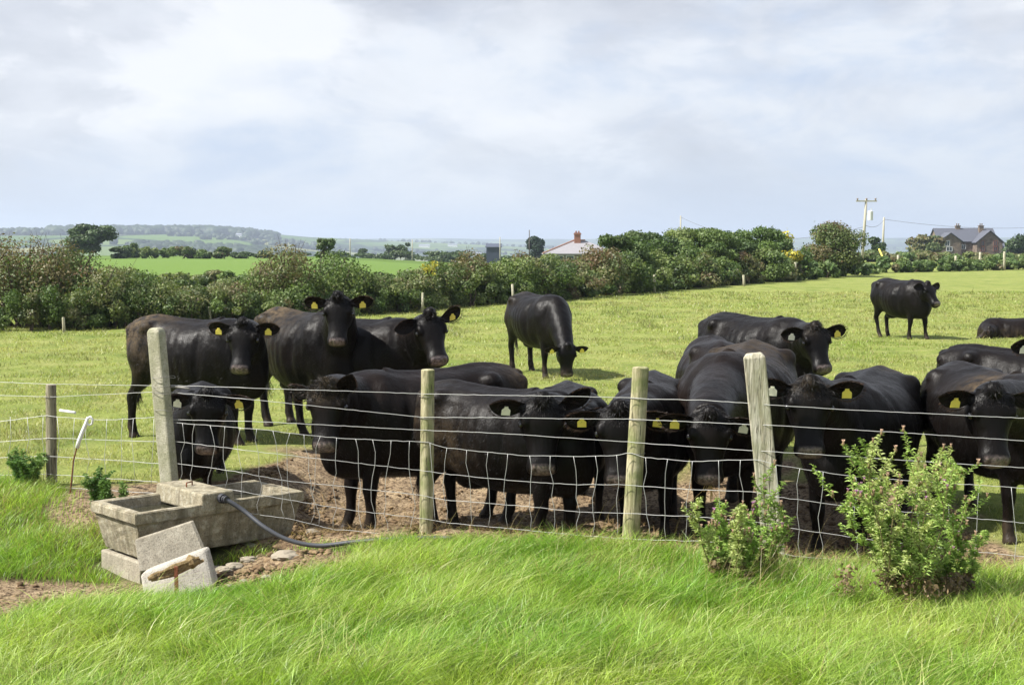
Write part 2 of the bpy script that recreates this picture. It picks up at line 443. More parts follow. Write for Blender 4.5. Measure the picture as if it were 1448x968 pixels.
        for i, (prof, q) in enumerate(((FR, 1), (FR, -1), (HRr, 1), (HRr, -1))):
            dx, dy = fl[i]; secs = []
            for (x, y, z, a, b) in prof:
                kf = max(0, (.9-z)/.9)**1.2
                c = W(x+dx*kf, q*y*(1/fat)+dy*kf, z)
                g = gzf(c.x, c.y)
                c.z += (g-O.z)*kf - .012*s   # feet follow the ground
                kk = 1.16 if z > .1 else 1.05
                secs.append((c, f, lf, a*s*kk, b*s*kk, b*s*kk, 2.0))
            # rings are horizontal: side = f, up = left
            T = 26; P = np.array([[*v[0], v[3], v[4]] for v in secs]); tt = np.linspace(0, len(secs)-1, T)
            Q = np.stack([np.interp(tt, range(len(secs)), P[:, j]) for j in range(5)], 1)
            ss = [(Vector(r_[:3]), f, lf, r_[3], r_[4], r_[4], 2.0) for r_ in Q]
            loft(mb, ss, 14)
    else:
        for q in (-1, 1):
            mb.tube([W(.5, q*.2, .8), W(.75, q*.28, .60), W(.95, q*.25, .57), W(.72, q*.20, .55)], [.13*s, .09*s, .06*s, .05*s], 10)
            mb.tube([W(-.6, q*.2, .85), W(-.25, q*.33, .66), W(-.5, q*.36, .57), W(-.2, q*.33, .55)], [.2*s, .14*s, .07*s, .05*s], 10)
    # tail
    tl = tail or (0, 0)
    tp = [W(-.82, 0, 1.26), W(-.91, 0, 1.20), W(-.935, tl[0]*.2, 1.02), W(-.94, tl[0]*.5, .80), W(-.93, tl[0], .62), W(-.93, tl[0]*1.1, .46)]
    if not lying: mb.tube(tp, [.05*s, .036*s, .026*s, .021*s, .020*s, .032*s], 8)
    me = mb.mesh('cow_raw')
    tmp = bpy.data.objects.new('cow_raw', me); C.objects.link(tmp)
    r = tmp.modifiers.new('r', 'REMESH'); r.mode = 'VOXEL'; r.voxel_size = vox*.9; r.use_smooth_shade = True
    sm = tmp.modifiers.new('s', 'SMOOTH'); sm.factor = .5; sm.iterations = 3
    dg = bpy.context.evaluated_depsgraph_get(); dg.update()
    body = bpy.data.meshes.new_from_object(tmp.evaluated_get(dg)); bpy.data.objects.remove(tmp)
    n = len(body.vertices); V = np.empty(n*3, np.float32); body.vertices.foreach_get('co', V); V = V.reshape(-1, 3).astype(float)
    NO = np.empty(n*3, np.float32); body.vertices.foreach_get('normal', NO); NO = NO.reshape(-1, 3)
    F = [tuple(p.vertices) for p in body.polygons]; bpy.data.meshes.remove(body)
    # head-space coordinates
    D = V-np.array(PO); ht_ = D@np.array(A)/L; hs_ = D@np.array(S)/hs; hu_ = D@np.array(U)/hs
    near = (ht_ > -.3) & (ht_ < 1.15) & (abs(hs_) < .22) & (hu_ > -.32) & (hu_ < .12)
    isml = near.astype(float)
    ed = np.empty(0)
    FA = np.array([f_ for f_ in F if len(f_) == 4]); E2 = np.vstack([FA[:, [0, 1]], FA[:, [1, 2]], FA[:, [2, 3]], FA[:, [3, 0]]])
    deg = np.bincount(E2[:, 0], minlength=n)+np.bincount(E2[:, 1], minlength=n); deg = np.maximum(deg, 1)
    zh = V[:, 2]-gz(V[:, 0], V[:, 1]); sw = (1-isml)*.75*(sst(.45, .7, zh/s)*.9+.1 if not lying else 1)
    for _ in range(int(15*(.016/vox)**1.5)+3):
        A2 = np.stack([np.bincount(E2[:, 0], V[E2[:, 1], j], n)+np.bincount(E2[:, 1], V[E2[:, 0], j], n) for j in range(3)], 1)/deg[:, None]
        V += (A2-V)*sw[:, None]
    B = (V-np.array(O))/s; bx = B@np.array(f); by = np.abs(B@np.array(lf)); bz = B[:, 2]-dz
    G = lambda x0, y0, z0, rx, ry, rz_: np.exp(-(((bx-x0)/rx)**2+((by-y0)/ry)**2+((bz-z0)/rz_)**2))
    dsp = (.035*G(-.50, .27, 1.20, .07, .07, .06)-.045*G(-.30, .25, 1.13, .13, .11, .09)-.030*G(-.68, .25, 1.08, .09, .10, .11)+.030*G(-.84, .13, 1.17, .06, .06, .07)
           -.030*G(.27, .34, .92, .05, .16, .26)-.028*G(.70, .2, 1.0, .05, .12, .22)+.024*G(.52, .26, .98, .10, .12, .13)+.020*G(.42, .12, 1.28, .12, .08, .08)
           -.030*G(-.36, .36, .68, .09, .14, .14)+.022*G(-.62, .3, .82, .15, .12, .18)-.020*G(.43, .3, .62, .08, .14, .07)
           +.022*np.exp(-(by/.05)**2)*sst(1.15, 1.25, bz)*(bx < .35)*(bx > -.8)
           +.0055*np.sin(bx*58+bz*6)*G(-.02, .36, .92, .24, .2, .24))
    V += NO*(dsp*s*(1-isml))[:, None]
    V += NO*((fbm(V[:, 0]*7+V[:, 2]*3, V[:, 1]*7+V[:, 2]*5, 3)-.5)*.017*s*(1-isml*.85)*(.3+.7*sst(.5, .8, zh/s)))[:, None]
    # sculpt: nostrils, mouth line, eye sockets, muzzle pad
    def dent(t0, s0, u0, rt, rs, ru, depth):
        for q in (-1, 1):
            g = np.exp(-(((ht_-t0)*L/hs/rt)**2+((hs_-q*s0)/rs)**2+((hu_-u0)/ru)**2))*isml
            V[:] -= NO*(g*depth*hs)[:, None]
        return g
    nos = np.zeros(n)
    for q in (-1, 1):
        tt_ = (ht_-.955)*L/hs; g = np.exp(-((tt_/.020)**2+((hs_-q*(.047+.3*tt_))/.013)**2+((hu_+.062)/.024)**2)**1.3)*isml
        V -= NO*(g*.016*hs)[:, None]; nos = np.maximum(nos, g)
    dent(.315, .145, -.062, .026, .03, .020, .014)
    g = np.exp(-((hu_+.118+.0*ht_)/.006)**2)*isml*(ht_ > .72)*(ht_ < 1.1); V -= NO*(g*.007*hs)[:, None]
    nos = np.maximum(nos, g*.8)
    muz = sst(.86, .93, ht_)*isml*sst(-.125, -.108, hu_)*(.25+.75*sst(-.105, -.07, hu_))*(1-sst(.065, .088, abs(hs_)))
    B = (V-np.array(O))/s; bx = B@np.array(f); by = B@np.array(lf); bz = B[:, 2]-dz
    zz = V[:, 2]-gz(V[:, 0], V[:, 1]); hoof = (1-sst(.055*s, .075*s, zz))*(0 if lying else 1)
    du = np.zeros(n)
    for (cx_, cy_, cz_, rr, am) in dust:
        du = np.maximum(du, am*np.exp(-(((bx-cx_)/rr)**2+((by-cy_)/rr)**2+((bz-cz_)/rr)**2)))
    if curly: du = np.maximum(du, curly*np.exp(-(((ht_-.02)*L/.09)**2+(hs_/.14)**2+(hu_/.09)**2))*isml)
    du = np.maximum(du, .3*(1-sst(.10, .30, zz))*(1-hoof)*.7)
    br = np.clip(brown + .25*(bz > 1.1), 0, 1)*(1-isml*.4)
    # ears
    bm_ear = MB(); hairV = []; hairF = []; hairC = []
    def hair(p, d, ln, wd, col):
        d = Vector(d).normalized(); sdv = d.cross(Vector((random.gauss(0, 1), random.gauss(0, 1), random.gauss(0, 1)))).normalized()*wd
        bend = Vector((random.gauss(0, 1), random.gauss(0, 1), random.gauss(-.6, 1)))*ln*.18
        b = len(hairV); q1 = p+d*ln*.55+bend*.4; q2 = p+d*ln+bend
        hairV.extend([p-sdv, p+sdv, q1+sdv*.7, q1-sdv*.7, q2]); hairF.append((b, b+1, b+2, b+3)); hairF.append((b+3, b+2, b+4, b+4)); hairC.extend([col]*5)
    tagspots = []
    fwd = (A*.55+U*.85).normalized()
    for ei, q in enumerate((1, -1)):                       # 0 = its left ear, 1 = its right ear
        lift, turn = ears[ei]
        ax = (S*q*cos(R(lift)) + (-A*.55+U*.45).normalized()*sin(R(lift))).normalized()
        ax = Matrix.Rotation(R(turn)*q, 3, (U*.6-A*.4).normalized()) @ ax
        base_ = H(.075, q*.124, -.050); nrm = (fwd-ax*fwd.dot(ax)).normalized(); nrm = Matrix.Rotation(R(14*q), 3, ax) @ nrm
        wv = ax.cross(nrm)
        if wv.z < 0: wv = -wv
        EL = .225*hs; prof = [(0, .034), (.12, .045), (.3, .063), (.5, .071), (.68, .067), (.84, .051), (.94, .031), (1.0, .009)]
        rings = []; K = 12
        P8 = smooth_interp(prof, 14)
        for t, wd in P8:
            ring = []
            c = base_+ax*(t*EL)-wv*(.018*hs*t*t)
            for k in range(K):
                a = 2*pi*k/K; x = cos(a)*wd*hs; y = sin(a)*.0085*hs*(1.4-t)
                cup = (x/(wd*hs+1e-6))**2*wd*hs*.55*(1-.3*t)
                ring.append(c+wv*x+nrm*(y+cup-.012*hs))
            rings.append(ring)
        VV = [p for r_ in rings for p in r_]; FF = []
        for i in range(len(rings)-1):
            for k in range(K):
                a = i*K+k; b = i*K+(k+1) % K; FF.append((a, b, b+K, a+K))
        ci = len(VV); VV.append(base_+ax*EL*1.01-wv*.018*hs+nrm*(-.004)); FF += [((len(rings)-1)*K+k, (len(rings)-1)*K+(k+1) % K, ci) for k in range(K)]
        bm_ear.add(VV, FF)
        # fringe
        nh = 240 if vox < .02 else 60
        for _ in range(nh):
            t = random.uniform(.1, 1)**.8; wd = catmull(P8[:, 1], P8[:, 0], t)*hs; q2 = random.choice((-1, 1))
            edge = base_+ax*(t*EL)-wv*(.018*hs*t*t)+wv*(q2*wd)+nrm*(wd*.5)
            col = random.choice([(.03, .016, .009), (.02, .012, .008), (.07, .035, .016)])
            hair(edge, wv*q2*(1-t*.6)+ax*(.4+t)+nrm*.2, random.uniform(.012, .03)*hs, .0016, col)
        for _ in range(nh//2):                             # inner ear hair
            t = random.uniform(.1, .75); x = random.uniform(-.6, .6); wd = catmull(P8[:, 1], P8[:, 0], t)*hs
            p = base_+ax*(t*EL)+wv*(x*wd)+nrm*.002
            hair(p, ax*.8+nrm*.5+wv*x, random.uniform(.02, .045)*hs, .0016, random.choice([(.035, .02, .012), (.012, .009, .007)]))
        if tags[ei]:
            tagspots.append((base_+ax*EL*.52-wv*(.012*hs)+nrm*(.006*hs), nrm, wv, tags[ei]))
    # coat and poll hair
    nv = len(bm_ear.V); Vall = np.vstack([V, np.array([tuple(v) for v in bm_ear.V])])
    Fall = F+[tuple(i+n for i in f_) for f_ in bm_ear.F]
    Fq = np.array([f_ if len(f_) == 4 else (*f_, f_[-1]) for f_ in Fall], object)
    name = 'cow'
    me = bpy.data.meshes.new(name)
    loc = np.array([O.x, O.y, O.z]); me.from_pydata((Vall-loc).tolist(), [], Fall); me.update()
    me.polygons.foreach_set('use_smooth', np.ones(len(me.polygons), bool))
    z0 = np.zeros(nv)
    for nm, a in (('brown', np.concatenate([br, z0+.6])), ('dust', np.concatenate([du, z0])), ('muz', np.concatenate([muz, z0])), ('hoof', np.concatenate([hoof, z0])), ('nos', np.concatenate([nos, z0]))):
        me.attributes.new(nm, 'FLOAT', 'POINT').data.foreach_set('value', a.astype(np.float32))
    ob = link(name, me, M_COAT); ob.location = loc
    tag(ob, label, 'cow', 'black cattle in the field')
    # eyes
    for q in (1, -1):
        e = MB(); e.ell(H(.318, q*.141, -.056), (.024*hs, .020*hs, .018*hs), rot=HR, nu=14, nv=10)
        e.build('eye', M_EYE, ob, smooth=True)
    # tags
    for (p, nrm, wv, kind) in tagspots:
        g = MB(); dn = (Vector((random.uniform(-.28, .28), 0, -1))*.8-wv*.4).normalized(); nn = (nrm-dn*nrm.dot(dn)).normalized(); sd_ = dn.cross(nn)
        tw, th = (.034, .060) if kind != 's' else (.024, .034)
        tw *= .96; prf = [(0, .42), (.18, .46), (.34, .88), (.40, 1.0), (1.0, 1.0)]
        VV = []; FF = []
        for t, k in prf:
            for zz_ in (.0025, -.0005):
                for sgn in (-1, 1): VV.append(p+nn*(.012+zz_-.006*t)+dn*((t-.15)*th*1.15)+sd_*(sgn*k*tw))
        for i in range(len(prf)-1):
            a = i*4; FF += [(a, a+1, a+5, a+4), (a+3, a+2, a+6, a+7), (a+1, a+3, a+7, a+5), (a+2, a, a+4, a+6)]
        a = (len(prf)-1)*4; FF += [(a, a+1, a+3, a+2), (1, 0, 2, 3)]
        g.add(VV, FF); g.tube([p-nn*.006, p+nn*.017], .007, 10)
        g.build('ear_tag', M_TAGW if kind == 'w' else M_TAGY, ob)
    # hair: poll tuft, tail switch, sparse coat fuzz along the silhouette
    idx = np.where(isml*(ht_ < .24)*(ht_ > -.12)*(hu_ > -.06) > 0)[0]
    cnt = (2600 if curly > .8 else 800) if vox < .02 else 120
    if len(idx):
        for i in rng.choice(idx, cnt):
            p = Vector(V[i]); nn = Vector(NO[i].tolist()); w_ = math.exp(-((ht_[i]-.0)/.16)**2)
            if curly > .8: d = nn*.7+A*.3+Vector((random.gauss(0, .8), random.gauss(0, .8), random.gauss(0, .8))); col = random.choice([(.008, .006, .005), (.02, .015, .01), (.06, .045, .026), (.01, .008, .006)])
            else: d = nn*.45+A*.6+S*(hs_[i]*6)+Vector((random.gauss(0, .3),)*3); col = random.choice([(.006, .005, .005), (.010, .007, .005), (.004, .004, .004)])
            hair(p, d, random.uniform(.012, .03)*(0.5+w_*.8)*hs*(1.0+.5*curly), .0016, col)
    if vox < .03:
        idx = np.where((isml < .5) & (zz > .1))[0]
        for i in rng.choice(idx, 9000 if vox < .02 else 1200):
            p = Vector(V[i]); nn = Vector(NO[i].tolist()); col = random.choice([(.005, .004, .004), (.012, .008, .006), (.003, .003, .003)]) if brown < .6 else random.choice([(.014, .009, .006), (.022, .014, .009), (.005, .004, .004)])
            hair(p, nn*.35-f*.5+Vector((0, 0, -.6)), random.uniform(.010, .026)*s, .0013, col)
    if not lying:
        for _ in range(260 if vox < .02 else 60):
            k = random.random(); p = tp[4].lerp(tp[5], k)+Vector([random.gauss(0, .012) for _ in range(3)])
            hair(p, Vector((random.gauss(0, .15), random.gauss(0, .15), -1)), random.uniform(.1, .24)*s, .003, (.012, .009, .008))
    if hairV:
        HV = np.array([tuple(v) for v in hairV]); hm = np_mesh('hair', HV, np.array(hairF), attrs={'hc': np.array(hairC)})
        link('hair', hm, M_HAIR, ob)
    if straw:
        g = MB()
        for _ in range(16):
            p = H(.97, random.uniform(-.03, .03), -.13); d = Vector((random.gauss(.1, .35), random.gauss(-.2, .2), -1)).normalized(); l_ = random.uniform(.05, .14)
            g.tube([p, p+d*l_*.5, p+d*l_+Vector((random.gauss(0, .02), 0, 0))], .0022, 4)
        so_ = g.build('straw', M_STRAW); tag(so_, 'wisp of straw hanging from the mouth of the cow between the two right posts' if straw is True else straw, 'straw')
    return ob
# ---------------------------------------------------------------- haze
def build_haze():
    n = NT('air_haze'); v = n.nd('ShaderNodeVolumePrincipled'); v.inputs['Density'].default_value = HAZE
    v.inputs['Color'].default_value = (.72, .83, 1.0, 1); v.inputs['Anisotropy'].default_value = .2
    n.L.new(v.outputs[0], n.out.inputs['Volume'])
    me = MB().box((0, 4000, 32), (17000, 17600, 170)).mesh('haze'); o = link('haze', me, n.m); tag(o, kind='stuff')
HAZE = .0002
# ---------------------------------------------------------------- masks of bare earth
def dirt_mask(x, y):
    x = np.asarray(x, float); y = np.asarray(y, float); d = y-fence_y(x)
    nz = (fbm(x*1.3+2, y*1.3+8, 4)-.5)
    a = sst(-.35, .1, d)*(1-sst(2.8, 5.4, d+nz*2.5))*sst(-2.9, -1.6, x+nz)*(1-sst(2.6, 4.4, x+nz*2))
    b = np.exp(-(((x+1.75)/.62)**2+((y-9.5)/.62)**2)**1.5)*1.15
    c = np.exp(-(((x+3.35)/1.0)**2+((y-9.1)/.78)**2)**1.5)*1.1
    e = np.exp(-(((x+2.9)/1.1)**2+((y-11.6)/.9)**2)**1.5)*.75
    return np.clip(np.maximum.reduce([a, b, c, e])+nz*.35*(np.maximum.reduce([a, b, c, e]) > .08), 0, 1)
def mat_ground():
    n = NT('pasture'); p = n.pos(); dm = n.attr('dirt')
    big = n.noise(p, .22, 4, .6); mid = n.noise(p, 1.4, 5, .65); fine = n.noise(p, 22, 4, .7)
    g = n.mix(n.ramp(big, [(.3, 0), (.7, 1)]), (.175, .220, .040), (.260, .285, .075))
    g = n.mix(n.ramp(mid, [(.42, 0), (.68, 1)]), g, (.30, .295, .10))
    g = n.mix(n.ramp(fine, [(.35, .65), (.6, 0)]), g, (.085, .125, .024))
    e = n.mix(n.ramp(n.noise(p, 3.2, 5, .7), [(.35, 0), (.65, 1)]), (.17, .115, .066), (.38, .285, .175))
    e = n.mix(n.ramp(n.noise(p, 30, 5, .75), [(.42, 1), (.54, 0)]), e, (.06, .038, .023))
    e = n.mix(n.ramp(n.noise(p, 12, 3, .6), [(.60, 0), (.68, .8)]), e, (.30, .23, .13))
    g = n.mix(n.ramp(n.noise(n.pos((1, .6, 1)), .9, 5, .65), [(.50, 0), (.66, .65)]), g, (.09, .135, .025))
    g = n.mix(n.attr('thatch_shade'), g, n.mix(fine, (.045, .055, .018), (.11, .115, .04)))  # soil and thatch under the long grass, darkened to paint shade between blades
    g = n.mix(n.math('MULTIPLY', n.attr('lush'), .8), g, (.095, .175, .030))
    c = n.mix(n.ramp(dm, [(.15, 0), (.38, 1)]), g, e)
    h = n.math('ADD', n.math('MULTIPLY', n.noise(p, 9, 6, .7), 1.0), n.math('MULTIPLY', n.noise(p, 45, 4, .7), .35))
    return n.end(n.bsdf(c, .95, n.bump(h, .9, .05), spec=.15))
def mat_far():
    n = NT('distant_fields'); p = n.pos((1/230, 1/330, 0))
    wv = n.nd('ShaderNodeVectorMath', operation='ADD'); n.L.new(p, wv.inputs[0])
    ns = n.noise(p, .7, 2, .5, out='Color'); n.L.new(ns, wv.inputs[1])
    def vor(f):
        v = n.nd('ShaderNodeTexVoronoi', feature=f); n.L.new(wv.outputs[0], v.inputs['Vector']); v.inputs['Scale'].default_value = 1.0; v.inputs['Randomness'].default_value = .85; return v
    v1 = vor('F1'); ve = vor('DISTANCE_TO_EDGE')
    sep = n.nd('ShaderNodeSeparateColor'); n.L.new(v1.outputs['Color'], sep.inputs[0])
    c = n.ramp(sep.outputs[0], [(0, (.075, .135, .026)), (.28, (.11, .175, .034)), (.5, (.055, .10, .024)), (.66, (.15, .20, .05)), (.84, (.27, .25, .11)), (.95, (.11, .16, .03))], 'CONSTANT')
    c = n.mix(n.noise(n.pos(), .02, 4, .6), c, (.07, .11, .03))
    pe = n.pos(); woods = n.ramp(n.noise(pe, .0022, 5, .62), [(.54, 0), (.57, 1)])
    c = n.mix(woods, c, (.020, .036, .014))
    ed = n.ramp(ve.outputs['Distance'], [(.045, 1), (.075, 0)])
    c = n.mix(ed, c, (.022, .038, .014))
    return n.end(n.bsdf(c, 1.0, spec=.05))
def build_ground():
    rs = [.35]
    while rs[-1] < 11500:
        rs.append(rs[-1]*(1.0085 if rs[-1] < 60 else (1.02 if rs[-1] < 400 else 1.03)))
    rs = np.array(rs); front = np.arange(-34, 34.01, .22)
    th = np.concatenate([np.arange(-180, -34, 4.0), front, np.arange(36, 180, 4.0)])
    TH, RR = np.meshgrid(np.radians(th), rs); X = RR*np.sin(TH); Y = RR*np.cos(TH); Z = gz(X, Y)
    D = dirt_mask(X, Y)
    Z = Z + D*(fbm(X*4.5, Y*4.5, 4)-.5)*.11 + (1-D)*(fbm(X*3.5+8, Y*3.5, 3)-.5)*.03*(RR < 40)
    nt = len(th); nr = len(rs)
    V = np.stack([X.ravel(), Y.ravel(), Z.ravel()], 1)
    i = np.arange(nr-1)[:, None]*nt; k = np.arange(nt)[None, :]; k2 = (k+1) % nt
    F = np.stack([i+k, i+nt+k, i+nt+k2, i+k2], 2).reshape(-1, 4)[:, ::-1]
    cut = int(np.searchsorted(rs, 235))
    A = F[:cut*nt]; me = np_mesh('ground', V[:(cut+1)*nt], A, True, {'dirt': D.ravel()[:(cut+1)*nt], 'thatch_shade': (sst(.2, 0, Y-fence_y(X))*(Y > 3)).ravel()[:(cut+1)*nt], 'lush': (sst(0, 6, Y-np.interp(X/np.maximum(Y, .1), (np.array([0, 180, 390, 560, 725, 840, 950, 1050, 1130, 1448])-CX)/FPX, [33, 35, 39, 43, 50, 56, 64, 73, 82, 400])-3)).ravel()[:(cut+1)*nt]})
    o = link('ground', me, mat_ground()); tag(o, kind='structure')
    me = np_mesh('distant_hills', V[cut*nt:], F[cut*nt:]-cut*nt, True); o = link('distant_hills', me, mat_far()); tag(o, kind='structure')
    # centre hole under the camera
# ---------------------------------------------------------------- leaf materials
def mat_leaf(name, rough=.5, spec=.4, trans=.35):
    n = NT(name); c = n.attr('lc', 'Color')
    b = n.bsdf(c, rough, spec=spec); t = n.nd('ShaderNodeBsdfTranslucent')
    n.L.new(n.mix(.5, c, n.mix(1.0, c, (1.3, 1.5, .4), 'MULTIPLY')), t.inputs[0])
    m = n.nd('ShaderNodeMixShader'); m.inputs[0].default_value = trans; n.L.new(b, m.inputs[1]); n.L.new(t.outputs[0], m.inputs[2])
    return n.end(m.outputs[0])
M_GRASS = mat_leaf('grass_blades', .42, .45, .40); M_LEAF = mat_leaf('leaves', .55, .35, .28)
M_BARK = mat_simple('bark', (.09, .07, .05), .9, .2, var=.3, bs=.5, bscale=14)

def blades(name, X, Y, Hh, Wd, DX, DY, lean, COL, seg=3, zoff=0, parent=None):
    """grass blades rooted at X,Y on the ground"""
    n = len(X); Z = gz(X, Y)+zoff; a = rng.uniform(0, 2*pi, n)
    sx, sy = np.cos(a)*Wd/2, np.sin(a)*Wd/2
    rows = []
    for k in range(seg+1):
        t = k/seg; off = lean*t**1.8*Hh; up = Hh*(t-.32*np.clip(lean, 0, 2)*t*t); w_ = (1-t**1.6)*1.0+.06
        cx, cy, cz = X+DX*off, Y+DY*off, Z+up
        rows.append(np.stack([np.stack([cx-sx*w_, cy-sy*w_, cz], 1), np.stack([cx+sx*w_, cy+sy*w_, cz], 1)], 1))
    V = np.stack(rows, 1).reshape(-1, 3); m = (seg+1)*2; b = np.arange(n)[:, None, None]*m; k = np.arange(seg)[None, :, None]*2
    F = (b+k+np.array([0, 1, 3, 2])[None, None, :]).reshape(-1, 4)
    tt = np.tile(np.repeat(np.linspace(0, 1, seg+1), 2), n)[:, None]
    Cc = np.repeat(COL, m, 0)
    me = np_mesh(name, V, F, False, {'lc': Cc}); return link(name, me, M_GRASS, parent)
TR_N = Vector((-2.62, 9.74, 0)); TR_U = Vector((.74, .6726, 0)).normalized(); TR_V = Vector((-.6726, .74, 0)); TR_L, TR_W = 1.40, .70
def in_trough(X, Y, m=.02):
    u = (X-TR_N.x)*TR_U.x+(Y-TR_N.y)*TR_U.y; v = (X-TR_N.x)*TR_V.x+(Y-TR_N.y)*TR_V.y
    return (u > -m) & (u < TR_L+m) & (v > -m) & (v < TR_W+m)
def build_grass():
    # long grass on the near side of the fence
    def longg(n, y0, nm):
        pts = []
        Y = rng.uniform(y0, 13.2, n*2); X = rng.uniform(-1, 1, n*2)*(.40*Y+1.3)
        d = Y-fence_y(X)
        lim = .12+.10*(fbm(X*3, X*0+3, 3)-.5)*2
        lim = np.where(X < -1.1, -.1+.0*X, lim)
        keep = (d < lim) & ~in_trough(X, Y, .03) & (dirt_mask(X, Y) < .30+.3*rng.random(n*2)*(rng.random(n*2) < .25))
        # slab leaning at the front of the trough
        X, Y = X[keep][:n], Y[keep][:n]; m = len(X); d = Y-fence_y(X)
        cl = fbm(X*2.2+4, Y*2.2+1, 4); c2 = fbm(X*.8, Y*.8+30, 3); c3 = fbm(X*6+9, Y*6, 2)
        hgt = (.10+.13*np.clip((cl-.28)*2.0, 0, 1))*(.45+.85*rng.random(m))
        hgt *= np.where(X < -1.5, .75, 1.0)*(1-.42*sst(-.7, 0, d)*(X > -1.3))*(1-.7*np.exp(-(((X+1.35)/.62)**2+((Y-10.0)/.22)**2)**2))*(1+.15*sst(-2.4, -1, d))
        hgt *= 1-.66*np.exp(-(((X+2.05)/.95)**2+((Y-9.35)/.75)**2)**2)     # shorter in front of the slab and block
        ang = (c2-.5)*3.0+(c3-.5)*6-.25+rng.normal(0, 1.0, m); lean = .35+1.1*np.clip(cl, 0, 1)*rng.random(m)+.5*rng.random(m)**2
        DX, DY = np.cos(ang), np.sin(ang)
        k1 = np.clip(fbm(X*1.1+50, Y*1.1, 4)*1.7-.35, 0, 1)[:, None]; r_ = rng.random((m, 1))
        col = (1-k1)*np.array([.175, .335, .034])+k1*np.array([.37, .46, .080])
        col = col*(.42+1.0*r_)*np.where(rng.random((m, 1)) < .06, 1.5, 1); dry = (rng.random(m) < .05+.16*np.clip(1-np.abs(dirt_mask(X, Y)-.2)*8, 0, 1)*(dirt_mask(X, Y) > .03)+.22*np.clip(fbm(X*1.6+80, Y*1.6+4, 4)*3-1.75, 0, 1))
        col[dry] = np.array([.36, .29, .12])*(.7+.5*r_[dry])
        return blades(nm, X, Y, hgt, rng.uniform(.0028, .0052, m), DX, DY, lean, col, 3)
    o = longg(225000, 5.6, 'long_grass'); tag(o, 'long bright green grass swept by the wind in front of the wire fence', 'grass', kind='stuff')
    n = 9500; Y = rng.uniform(5.6, 10.5, n); X = rng.uniform(-1, 1, n)*(.40*Y+.4); d = Y-fence_y(X); k = (d < .1) & (dirt_mask(X, Y) < .2) & ~in_trough(X, Y, .03) & (fbm(X*1.9+12, Y*1.9+7, 3) > .40) & ~((X < -1.2) & (Y > 8.9)); X, Y = X[k], Y[k]; m = len(X)
    ang = (fbm(X*1.1, Y*1.1+30, 3)-.5)*5+rng.normal(-.2, .7, m); r_ = rng.random((m, 1)); col = (1-r_)*np.array([.34, .46, .10])+r_*np.array([.50, .50, .20])
    o = blades('tangled_grass', X, Y, rng.uniform(.16, .30, m)*(1-.4*sst(-.7, 0, Y-fence_y(X))), rng.uniform(.0025, .0045, m), np.cos(ang), np.sin(ang), rng.uniform(.9, 1.9, m), col, 5, zoff=.02)
    tag(o, 'longer pale yellow green blades lying tangled over the long grass', 'grass', kind='stuff')
    # grazed turf behind the fence
    n = 300000; t = rng.random(n); Y = 9.2*np.exp(t*np.log(62/9.2)); X = rng.uniform(-1, 1, n)*(.385*Y+.4)
    d = Y-fence_y(X); D = dirt_mask(X, Y)
    dens = fbm(X*2+7, Y*2, 4); keep = (d > .0) & (D < .30*rng.random(n)+.06) & ~in_trough(X, Y, .03) & (dens > .28+.2*rng.random(n))
    X, Y, dens = X[keep], Y[keep], dens[keep]; m = len(X)
    hgt = (.016+.10*np.clip(dens-.34, 0, 1)*(.4+rng.random(m))+.07*np.clip(fbm(X*1.7+3, Y*.9+60, 4)-.58, 0, 1)*4*rng.random(m))*(1+.9*(rng.random(m) < .05))*(.8+Y/45)
    ang = rng.uniform(0, 2*pi, m); k1 = np.clip(fbm(X*.5+20, Y*.5, 4)*1.8-.4, 0, 1)[:, None]
    k2 = np.clip(fbm(X*1.7+3, Y*.9+60, 4)*3-1.35, 0, 1)[:, None]
    col = ((1-k1)*np.array([.225, .30, .052])+k1*np.array([.42, .40, .15]))*(.5+.9*rng.random((m, 1)))*(1-.45*k2)
    dry = rng.random(m) < .10; col[dry] = np.array([.33, .27, .12])
    o = blades('grazed_turf', X, Y, hgt, np.maximum(.005, Y*.00040)*rng.uniform(.7, 1.3, m), np.cos(ang), np.sin(ang), rng.uniform(.3, 1.3, m), col, 2)
    tag(o, 'short grazed grass covering the pasture behind the fence', 'grass', kind='stuff')
    # dry seed stems standing in the long grass
    n = 260; X = np.concatenate([rng.normal(1.6, .35, n//2), rng.uniform(-1.2, 3.2, n//2)]); Y = fence_y(X)-np.concatenate([rng.uniform(.5, 1.3, n//2), rng.uniform(-.1, 2.6, n//2)])
    col = np.array([.42, .34, .17])*(.7+.5*rng.random((n, 1))); ang = rng.normal(-.2, .8, n)
    o = blades('dry_grass', X, Y, rng.uniform(.22, .42, n), np.full(n, .0032), np.cos(ang), np.sin(ang), rng.uniform(.2, .9, n), col, 4)
    tag(o, 'thin straw coloured stems standing up out of the long grass', 'dry grass', kind='stuff')
    # straw and rough litter trodden into the mud along the fence
    n = 9000; X = rng.uniform(-2.4, 3.4, n); Y = fence_y(X)+np.abs(rng.normal(.1, 1.3, n)); k = (dirt_mask(X, Y) > .25) & ~in_trough(X, Y); X, Y = X[k], Y[k]; n = len(X)
    ang = rng.uniform(0, 2*pi, n); col = np.array([.30, .21, .10])*(.4+.9*rng.random((n, 1)))
    o = blades('trodden_straw', X, Y, rng.uniform(.03, .11, n), np.full(n, .005), np.cos(ang), np.sin(ang), rng.uniform(1.4, 2.2, n), col, 2, zoff=.015)
    tag(o, 'bits of straw trodden into the bare mud behind the fence', 'straw litter', kind='stuff')
